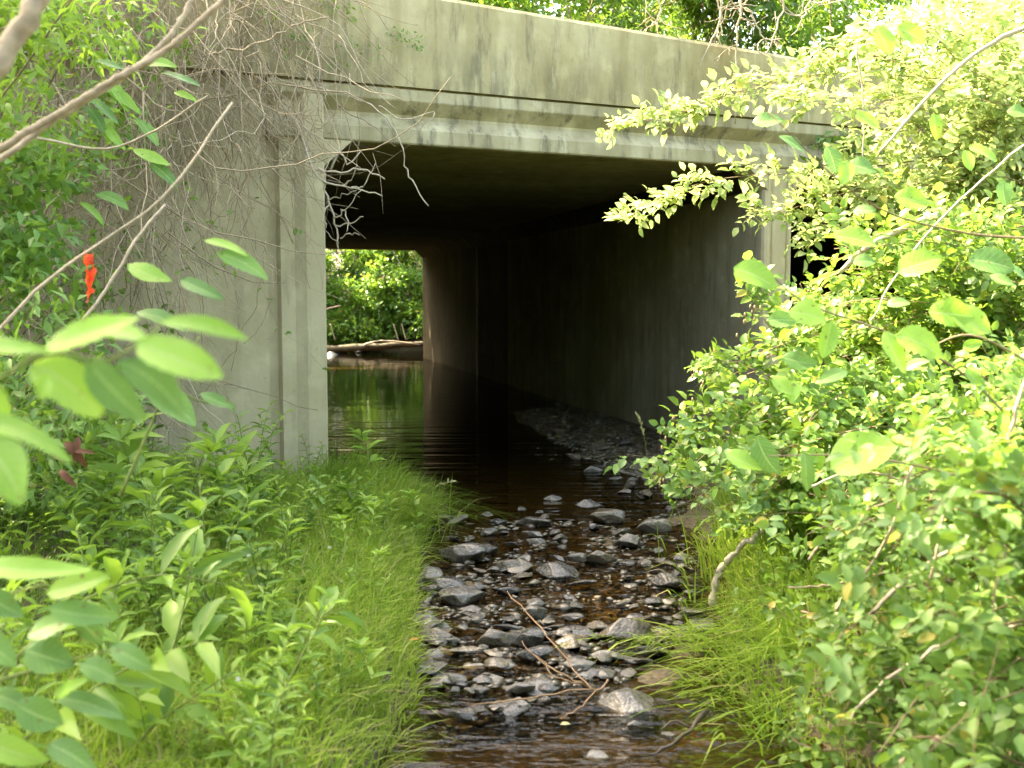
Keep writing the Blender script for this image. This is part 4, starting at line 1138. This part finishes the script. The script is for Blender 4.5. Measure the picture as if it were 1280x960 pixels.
vines('dry_vine', 'thick brown vine curtain beside the orange tape', 460, (-3.4, -1.1), (.1, 1.2), (1.6, 4.4), (.6, 1.9), .0038, M['twig_dark'], 3, (M['vine_leaf'], .14, .06), wild=.6)
vines('dry_vine', 'tan brushy vine tangle behind the broad sapling leaves', 280, (-3.2, -1.1), (.2, 1.0), (.8, 2.8), (.4, 1.2), .0033, M['twig'], 4, (M['weed'], .3, .06), wild=.9)
# wiry runner vines on the wall face
def twigtree(m, p, d, L, r, depth, rng, bend=.3, droop=0):
    n = 7; P = [np.array(p)]
    d = nz(np.array(d, float))
    for _ in range(n):
        d = nz(d + rng.normal(0, bend, 3) + [0, 0, droop]); P.append(P[-1] + d * L / n)
    tube(m, np.array(P), r, r * .55, 5, .12, rng)
    if depth > 0:
        for k in range(rng.integers(2, 5)):
            i = rng.integers(2, n); s = nz(np.array(P[i]) - P[i - 1])
            twigtree(m, P[i], nz(s + rng.normal(0, .7, 3)), L * rng.uniform(.4, .65), r * .7, depth - 1, rng, bend, droop)
rng = np.random.default_rng(17)
hb = thing('dead_bush', 'pale knobbly dead twigs hanging in the corner of the tunnel mouth', 'dead shrub', tuple(at(385, 205, 7.8)))
m = MB()
tube(m, smoothpath([at(372, 150, 7.8), at(392, 215, 7.75), at(425, 232, 7.72), at(450, 236, 7.7), at(478, 246, 7.7)], 14, .006), .009, .005, 6, .1)
tube(m, smoothpath([at(395, 212, 7.75), at(425, 215, 7.7), at(452, 212, 7.7), at(482, 222, 7.7)], 12, .006), .009, .005, 6, .1)
tube(m, smoothpath([at(412, 215, 7.75), at(425, 190, 7.7), at(435, 205, 7.7), at(452, 188, 7.7)], 10, .004), .008, .004, 6, .1)
tube(m, smoothpath([at(404, 212, 7.75), at(408, 240, 7.75), at(418, 275, 7.75), at(424, 312, 7.75)], 14, .006), .009, .006, 6, .1)
for a_, b_, c_ in (((418, 275), (432, 262), (452, 238)), ((420, 282), (440, 278), (455, 270)), ((412, 250), (425, 245), (446, 238)), ((424, 300), (437, 292), (449, 294)), ((410, 255), (404, 268), (406, 285)),
                   ((428, 232), (440, 222), (446, 205)), ((440, 234), (455, 232), (470, 205)), ((424, 305), (410, 292), (404, 278)), ((426, 262), (436, 275), (434, 290))):
    tube(m, smoothpath([at(*a_, 7.74), at(*b_, 7.7), at(*c_, 7.68)], 9, .006), .0055, .003, 5, .12)
part(m, 'stem', M['twig_pale'], hb)
stick('hanging_twig', 'single bare curved twig dangling from the cornice before the dark opening', 'twig', [(395, 108), (462, 128), (492, 160), (506, 200), (514, 228), (536, 256)], 7.9, .007, .005, M['twig_pale'], 5, .008, .1, 20)
for lab, pts_, Y_, r0_, mt in (
    ('dark arched vine reaching over the cornice end', [(200, 130), (290, 120), (345, 104), (420, 115), (462, 128)], 7.6, .008, 'twig_dark'),
    ('dark straight vine slanting up towards the parapet', [(255, 72), (310, 58), (360, 38), (410, 18)], 7.3, .009, 'twig_dark'),
    ('pale forked twig at the corner of the opening', [(470, 130), (505, 150), (545, 140), (520, 165), (500, 172)], 7.9, .005, 'twig_pale'),
    ('thin vine trailing down the bare wing wall', [(330, 300), (325, 360), (290, 440), (250, 500)], 7.6, .004, 'twig_dark'),
    ('thin vine crossing the jamb groove', [(300, 290), (345, 330), (330, 400), (305, 430)], 7.6, .004, 'twig_dark')):
    stick('bare_vine', lab, 'vine', pts_, Y_, r0_, r0_ * .6, M[mt], 5, .01, .08, 18)
stick('bare_branch', 'thick tan bare branch slanting up across the upper corner', 'branch', [(-30, 205), (60, 150), (150, 95), (210, 60), (290, -10)], (2.5, 2.55, 2.6, 2.65, 2.7), .0095, .007, M['bark'], 10, .0012, .05, 40)
stick('bare_branch', 'second tan branch close beneath the thick slanting one', 'branch', [(-30, 220), (70, 150), (160, 92), (215, 40), (250, -20)], (2.65, 2.7, 2.75, 2.8, 2.85), .0075, .006, M['twig'], 10, .0015, .06, 40)
stick('bare_branch', 'blurred brown branch at the extreme top corner', 'branch', [(-30, 110), (10, 60), (60, -20)], (1.9, 1.95, 2.0), .021, .018, M['bark'], 8)
stick('bare_branch', 'thin brown stem rising from the edge past the orange tape', 'branch', [(-20, 430), (60, 350), (130, 300), (210, 240), (290, 130)], (3.3, 3.4, 3.5, 3.6, 3.8), .0062, .004, M['twig'], 6)
stick('bare_branch', 'thin grey stem just below the orange tape', 'branch', [(40, 470), (120, 380), (170, 300), (205, 255)], (4.0, 4.1, 4.2, 4.3), .0068, .005, M['twig'], 6)
stick('bare_branch', 'sagging tan runner low behind the slanting branches', 'branch', [(20, 165), (80, 180), (140, 185), (200, 160), (260, 120)], 4.4, .006, .004, M['twig'], 6)
# orange flagging tape
tp = thing('flagging_tape', 'torn orange flagging tape tied round the thin brown stem', 'tape', tuple(at(112, 325, 3.46)))
def ribbon(pts, w, seed):
    r_ = np.random.default_rng(seed); P = smoothpath([at(a, b, 3.45) for a, b in pts], 16)
    m = MB(); V = []
    for k, p in enumerate(P):
        a = seed + k * .35; s = np.array([math.cos(a), math.sin(a) * .6, .25 * math.sin(k)]) * w * r_.uniform(.35, 1.15); p = p + r_.normal(0, .0015, 3)
        V += [p - s, p + s]
    m.add(V, [[2 * k, 2 * k + 1, 2 * k + 3, 2 * k + 2] for k in range(len(P) - 1)])
    return m
for k, pts_ in enumerate(([(111, 318), (108, 334), (112, 350), (109, 378)], [(113, 320), (117, 338), (110, 352), (116, 366)], [(108, 319), (114, 322), (115, 328), (110, 331)])):
    part(ribbon(pts_, (.015, .013, .010)[k], k), 'ribbon', M['tape'], tp, True)
dl_ = thing('dead_leaf', 'curled red-brown dead leaf caught in the weeds', 'leaf', tuple(at(92, 565, 3.2)))
for k, (a, b, c, d, w) in enumerate(((80, 552, 104, 580, 17), (98, 545, 90, 577, 15), (74, 588, 92, 600, 13), (88, 562, 112, 560, 12), (84, 578, 70, 566, 12))):
    bigleaf(dl_, at(a, b, 3.2), at(c, d, 3.17), w * 3.2 / FPX / 2, nz(np.array([.2 * k, -.8, .5])), M['deadleaf'], .5, 300 + k, 'blade')
# small fallen leaves by the water
for k, (px, py, lab) in enumerate(((530, 770, 'orange fallen leaf at the water edge by the two boulders'), (512, 800, 'orange fallen leaf in the bank grass'), (700, 906, 'pale fallen leaf in the brown foreground water'), (738, 795, 'green fallen leaf beside the tan-topped boulder'))):
    p = G(px, py, .012 if k != 1 else .12); m = MB()
    leaves(m, [p], [[1, .3, .05]], [[0, -.3, 1]], .045, .5, 8); tag(m.build('fallen_leaf', M['orangeleaf' if k < 2 else ('seed' if k == 2 else 'weed_light')]), lab, 'leaf')
# white blossoms on the bank
for k, (px, py, Yd) in enumerate(((412, 684, 5.4), (298, 848, 3.4), (284, 697, 4.6), (311, 694, 4.6))):
    p = at(px, py, Yd); m = MB()
    for a in range(5):
        an = a * 1.2566; leaves(m, [p], [[math.cos(an), -.4, math.sin(an)]], [[0, -1, .3]], .012, .8, 6)
    tag(m.build('white_flower', M['white']), ('tiny white flower at the edge of the sedge grass', 'tiny white flower low in the near weeds', 'tiny white flower in the middle weeds', 'tiny white flower close to another in the middle weeds')[k], 'flower')

# shrubs around the wing wall
rng = np.random.default_rng(61)
def clumps_px(poly, n, dlo, dhi, rl, rh, seed):
    r_ = np.random.default_rng(seed)
    return [at(px, py, d) for (px, py), d in zip(poly_sample(poly, n, r_), r_.uniform(dlo, dhi, n))], r_.uniform(rl, rh, n)
c_, r__ = clumps_px([(-60, -60), (140, -40), (130, 60), (90, 140), (-60, 150)], 12, 4.6, 5.8, .18, .34, 1)
clump_bush('leafy_shrub', 'light green willowy shrub in the upper corner behind the slanting branches', 'shrub', gz(-3.6, 5.6), c_, r__, 700, .085, .30, M['weed_light'], M['cane'], 21, stem_r=.01)
c_, r__ = clumps_px([(-60, 190), (110, 180), (120, 260), (70, 330), (-60, 350)], 14, 4.4, 5.6, .15, .3, 2)
clump_bush('leafy_shrub', 'green round-leaved shrub beside the orange tape', 'shrub', gz(-3.4, 5.2), c_, r__, 480, .07, .62, M['vine_leaf'], M['cane'], 22, stem_r=.009)
c_, r__ = clumps_px([(-80, 330), (90, 400), (150, 520), (60, 620), (-80, 620)], 14, 4.2, 5.6, .15, .3, 4)
clump_bush('leafy_shrub', 'dark bushy weeds at the foot of the vine curtain', 'shrub', gz(-2.9, 4.9), c_, r__, 460, .085, .32, M['weed_dark'], M['cane'], 23, stem_r=.007)
c_, r__ = clumps_px([(-60, 40), (220, 60), (240, 200), (100, 420), (-60, 420)], 16, 6.6, 7.3, .2, .35, 5)
clump_bush('leafy_shrub', 'thin leafy shrub growing up through the vine curtain', 'shrub', gz(-3.9, 6.9), c_, r__, 300, .07, .5, M['bush_far'], M['twig_dark'], 24, stem_r=.012)
# creeper leaves: sprigs on the parapet
clump_bush('creeper', 'small creeper sprig with fine leaves lying on the parapet face', 'creeper', tuple(at(380, 60, 8.1)), [at(365, 55, 8.0), at(385, 60, 8.05), at(420, 70, 8.2), at(455, 64, 8.3), at(490, 52, 8.4), at(515, 50, 8.45)], [.12, .16, .12, .1, .1, .08], 420, .035, .45, M['vine_leaf'], M['twig'], 25, stem_r=.003)
clump_bush('creeper', 'yellowish creeper leaves on top of the parapet end', 'creeper', tuple(at(400, 10, 8.2)), [at(400, 5, 8.3), at(350, -5, 8.2), at(430, 10, 8.3), at(320, 10, 8.0)], [.15, .2, .12, .2], 380, .05, .45, M['weed_light'], M['twig'], 26, stem_r=.004)
# single leaves hanging in the vines
r_ = np.random.default_rng(71)
cv = thing('leafy_runner', 'leafy green runner hanging through the dry vines', 'vine', tuple(at(200, 80, 5.2)))
m = MB(); tube(m, smoothpath([at(215, 60, 5.2), at(190, 130, 5.2), at(180, 190, 5.2), at(205, 230, 5.2)], 12, .01), .004, .002, 5); tube(m, smoothpath([at(215, 60, 5.2), at(205, 80, 5.2), at(225, 90, 5.2)], 12, .005), .003, .002, 5)
part(m, 'stem', M['green_stem'], cv)
for k, (px, py, L, ang) in enumerate(((137, 78, 40, 10), (195, 78, 50, 0), (226, 94, 50, 10), (232, 118, 30, 10), (130, 135, 50, 40), (150, 120, 40, 60), (185, 165, 44, 50), (190, 195, 50, 20), (205, 218, 44, 40), (145, 170, 40, 50), (120, 148, 40, 50), (155, 122, 50, 30), (140, 250, 44, 20), (115, 265, 40, 40))):
    a = math.radians(ang); bigleaf(cv, at(px - L / 2 * math.cos(a), py - L / 2 * math.sin(a), 5.2), at(px + L / 2 * math.cos(a), py + L / 2 * math.sin(a), 5.15), L * .5 * 5.2 / FPX / 2, nz(np.array([r_.normal(0, .3), -.6, .9])), M['broad' if k % 2 else 'broad_dark'], .15, 400 + k)

# ------------------------------------------------------------------ above the parapet
for k, (q, t, h, lab) in enumerate(((3.2, 13, 6.5, 'tallest thicket on the far slope of the road bank'), (7.0, 14, 6.5, 'tallest thicket on the far slope behind the roses'), (1.0, 10.5, 5.2, 'highest dark thicket far back above the parapet end'), (7.6, 11, 5.2, 'highest dark thicket far back behind the roses'), (4.6, 9.5, 4.6, 'tall dark thicket at the very back of the road bank'), (3.0, 7.5, 3.6, 'broad dark thicket across the top of the road bank'), (6.2, 7.8, 3.8, 'broad dark thicket behind the tall embankment bush'), (0, 7, 3.4, 'broad thicket far back above the vine tangle'), (9.2, 6.5, 3.6, 'thicket on the road bank behind the yellow-green rose'), (1.6, 1.4, 1.3, 'green bush on top of the culvert nearest the parapet end'), (3.0, 1.8, 1.6, 'bushy shrub above the middle of the parapet'), (4.4, 1.5, 1.6, 'dark shrub behind the bare twigs on the parapet'),
                                    (5.8, 1.6, 1.5, 'shrub on the embankment where the sunlit spray begins'), (7.3, 1.8, 1.7, 'shrub on the embankment behind the sunlit rose'), (2.2, 4.2, 2.4, 'taller bush further back on the embankment'), (4.2, 4.6, 2.6, 'tall leafy bush at the back of the embankment'), (6.4, 4.4, 2.8, 'tall bush on the embankment behind the roses'), (0.2, 3.4, 2.2, 'bush on the embankment above the vine tangle'), (-1.6, 2.0, 2.0, 'bush on the embankment above the wing wall'), (-3.6, 1.8, 2.2, 'bush at the end of the embankment above the vine curtain'))):
    b = Wp(q, t, TOP - .3 + .9 * float(sstep(np.array(t), 0, 4)))
    r_ = np.random.default_rng(80 + k)
    c_ = [b + [r_.normal(0, .55), r_.normal(0, .4), r_.uniform(.1, h)] for _ in range(12)]
    clump_bush('bush', lab, 'bush', tuple(b), c_, r_.uniform(.3, .55, 12), (2600 if 'thicket' in lab else 950), .095, .5, M['bush' if k % 3 else 'bush_far'], M['twig_dark'], 80 + k, stem_r=.014)
rng = np.random.default_rng(91)
for k, (pts_, lab) in enumerate((
    ([(818, -20), (825, 10), (822, 30), (826, 52)], 'pale bare twig standing above the middle of the parapet'),
    ([(905, -20), (898, 30), (885, 60), (868, 100)], 'pale bare twig bending down over the parapet face'),
    ([(890, -20), (900, 10), (905, 30)], 'short bare twig between the two pale bending twigs'),
    ([(925, 0), (922, 40), (920, 90), (918, 155)], 'long thin twig hanging straight down the parapet'),
    ([(985, -20), (975, 20), (962, 60), (958, 80)], 'bare twig beside the sunlit spray on the embankment'),
    ([(1020, -20), (1005, 20), (990, 45)], 'bare twig at the far end of the visible parapet'),
    ([(935, 10), (950, 40), (960, 60)], 'crooked dark twig behind the parapet'))):
    P = smoothpath([at(a, b, 9.7) for a, b in pts_], 12, .008)
    m = MB(); tube(m, P, .011, .005, 5, .1)
    for _ in range(4):
        i = rng.integers(1, 9); twigtree(m, P[i], [rng.normal(0, 1), -.3, rng.normal(-.2, .6)], rng.uniform(.15, .35), .005, 1, rng)
    tag(m.build('bare_twig', M['twig_pale' if k % 3 else 'twig'], None, True), lab, 'twig')

# ------------------------------------------------------------------ beyond the tunnel
fb = [(-8.5, 32.6, 3.2), (-6.4, 32.2, 2.8), (-5.0, 32.4, 2.4), (-3.6, 32.3, 2.6), (-2.4, 32.8, 3.0), (-7.2, 34.6, 4.6), (-4.6, 34.8, 4.8), (-2.2, 35.0, 4.6), (-9.6, 35, 5), (0.2, 34, 4), (-5.6, 37.5, 7), (-2.0, 38, 7.2), (-9, 38, 7)]
fl = ['at the left end of the far bank', 'with a low skirt over the log', 'right behind the far log', 'with yellow leaves above the far log', 'at the far edge of the tunnel view']
fl = ['rounded bush on the far bank seen past the concrete jamb', 'green bush on the far bank overhanging the grey rocks', 'bright bush on the far bank just behind the log', 'yellow-tinged bush on the far bank above the log end',
      'bush on the far bank beside the tunnel exit edge', 'taller bush behind the rounded far bush', 'taller bush in the middle of the far bank', 'taller bush behind the tunnel exit edge', 'tall bush hidden past the tunnel side wall', 'bush past the tunnel exit behind the pier',
      'tree-high thicket at the back of the far bank', 'tree-high thicket behind the tunnel exit edge', 'tree-high thicket beyond the rounded far bush']
for k, ((x, y, h), lab) in enumerate(zip(fb, fl)):
    r_ = np.random.default_rng(120 + k); b = np.array([x, y, float(ground_h(x, y)) - .05])
    n_ = 16 if h < 4 else 26
    c_ = [b + [r_.normal(0, .8), r_.normal(0, .5) - (.7 if i_ < 6 and h < 4 else 0), (r_.uniform(-.25, .25) if i_ < 6 and h < 4 else r_.uniform(.25, h))] for i_ in range(n_)]
    clump_bush('far_bush', lab, 'bush', tuple(b), c_, r_.uniform(.4, .75, n_), 900 if h >= 4 else 560, .16, .5, M['bush_far' if k % 3 else 'vine_leaf'], M['twig'], 120 + k, stem_r=.025)
lg = thing('fallen_log', 'mossy log lying along the far water edge', 'log', tuple(at(465, 434, 30.2)))
m = MB(); tube(m, smoothpath([at(408, 436, 30.4), at(440, 435, 30.3), at(480, 432, 30.2), at(530, 430, 30.3), at(560, 432, 30.4)], 16, .01), .10, .07, 10, .12); part(m, 'trunk', M['log'], lg, True)
m = MB(); tube(m, smoothpath([at(455, 432, 30.1), at(470, 427, 30.0), at(495, 427, 30.0), at(525, 431, 30.0)], 10, .01), .035, .02, 6); part(m, 'limb', M['twig'], lg, True)
for k, (px, py, w, lab) in enumerate(((425, 440, 26, 'dark flat rock at the near end of the far log'), (415, 444, 18, 'low wet rock beside the dark far rock'), (505, 437, 16, 'small pale rock beneath the far log'), (520, 436, 14, 'small rock at the tunnel exit edge'), (447, 441, 10, 'tiny rock in the far water'))):
    stone('rock', lab, px, py, w, 'dark', 'slab' if k < 2 else 'boulder', k, 0, hs=1.3)
for k, (px, lab) in enumerate(((497, 'dead stem leaning on the far bank above the log'), (507, 'second dead stem on the far bank beside the first'), (418, 'dead stem by the dark far rock'))):
    stick('bare_sapling', lab, 'stem', [(px - 5, 405), (px - 2, 415), (px + 1, 425)], 30.6, .018, .014, M['twig'], 5)
# overhanging branch of the far bank
m = MB(); tube(m, smoothpath([at(380, 395, 29.6), at(410, 386, 29.6), at(426, 382, 29.6)], 8), .04, .02, 6)
tag(m.build('bare_branch', M['twig'], None, True), 'bare branch poking past the jamb at the far end', 'branch')

# ------------------------------------------------------------------ unseen shade trees added to block sun and sky
def shade_tree(label, x, y, cc, rr, n, seed, nl=330):
    r_ = np.random.default_rng(seed); b = np.array(gz(x, y)); cc = np.array(cc)
    cs = cc + nz(r_.normal(0, 1, (n, 3))) * r_.uniform(.15, 1, (n, 1)) ** .5 * rr
    clump_bush('tree', label, 'tree', tuple(b), cs, r_.uniform(.7, 1.1, n), nl, .2, .55, M['bush'], M['bark'], seed, stem_r=.06, trunk=np.array([cc[0] * .6 + x * .4, cc[1] * .6 + y * .4, cc[2] - rr[2]]))
shade_tree('broad unseen tree added beside the vine curtain to shade the stream', -8.5, 9.5, (-10.0, 10.8, 11.8), np.array([3.2, 3.6, 1.5]), 44, 201)  # crown placed to shade stream and bank but leave the sprays lit
shade_tree('unseen tree added to shade the bank nearer the camera', -9.2, 5.0, (-9.0, 6.4, 12.0), np.array([3.6, 3.0, 1.5]), 40, 202)

for k, (x, y, h) in enumerate(((-4.0, -5.5, 7.5), (-.8, -6.5, 8), (2.8, -6.5, 8), (6.0, -4.5, 7.5), (9.5, -.5, 6.5))):  # crowns added behind the camera to keep low sky out of the tunnel
    shade_tree(f'{("tall", "dense", "wide", "young", "old", "leaning", "low")[k]} unseen tree added behind the viewpoint to block low sky', x, y, (x, y, h * .55), np.array([2.2, 1.3, h * .5]), 30, 210 + k, 420)

shade_tree('small unseen tree added to keep sun off the tunnel exit', -8.2, 31.2, (-6.4, 30.5, 6.1), np.array([1.5, 1.3, .9]), 16, 203)  # crown added only to stop direct sun on the exit wall
shade_tree('unseen tree added to block sky opposite the tunnel exit', -3.5, 40, (-3.5, 39, 9), np.array([4.5, 1.6, 4.5]), 40, 204)  # added to screen the sky past the exit and in the water

# ------------------------------------------------------------------ light, camera, render
sd = nz(np.array([-.70, .40, 1.0]))
sun = bpy.data.lights.new('sun', 'SUN'); sun.energy = 3.7; sun.angle = math.radians(.53); sun.color = (1, .96, .9)
so = bpy.data.objects.new('sun', sun); COL.objects.link(so)
so.rotation_euler = Vector(-sd).to_track_quat('-Z', 'Y').to_euler()
w = bpy.data.worlds.new('World'); SC.world = w; w.use_nodes = True
nt = w.node_tree; nt.nodes.clear()
out = nt.nodes.new('ShaderNodeOutputWorld'); bg = nt.nodes.new('ShaderNodeBackground'); sky = nt.nodes.new('ShaderNodeTexSky')
sky.sky_type = 'NISHITA'; sky.sun_disc = False; sky.sun_elevation = math.asin(sd[2]); sky.sun_rotation = math.atan2(sd[0], sd[1])
sky.air_density = 1.0; sky.dust_density = 3.0; sky.ozone_density = 1.0
bg.inputs[1].default_value = .15
nt.links.new(sky.outputs[0], bg.inputs[0]); nt.links.new(bg.outputs[0], out.inputs[0])

cam = bpy.data.cameras.new('camera'); co_ = bpy.data.objects.new('camera', cam); COL.objects.link(co_)
co_.location = (0, 0, H); co_.rotation_euler = (math.pi / 2 - PITCH, 0, 0)
cam.sensor_width = 36; cam.lens = 36 * FPX / 1280; cam.clip_end = 600; cam.clip_start = .05
cam.dof.use_dof = True; cam.dof.focus_distance = 7.6; cam.dof.aperture_fstop = 3.4
SC.camera = co_
vs = SC.view_settings
SC.display_settings.display_device = 'sRGB'
vs.view_transform = 'Standard'; vs.look = 'None'; vs.exposure = 3.45; vs.gamma = 1
vs.use_white_balance = True; vs.white_balance_temperature = 8700; vs.white_balance_tint = 8
cy = SC.cycles
cy.use_denoising = True; cy.max_bounces = 8; cy.diffuse_bounces = 4; cy.glossy_bounces = 4; cy.transmission_bounces = 6; cy.transparent_max_bounces = 12
cy.use_adaptive_sampling = True; cy.adaptive_threshold = .02
cy.caustics_reflective = False; cy.caustics_refractive = False
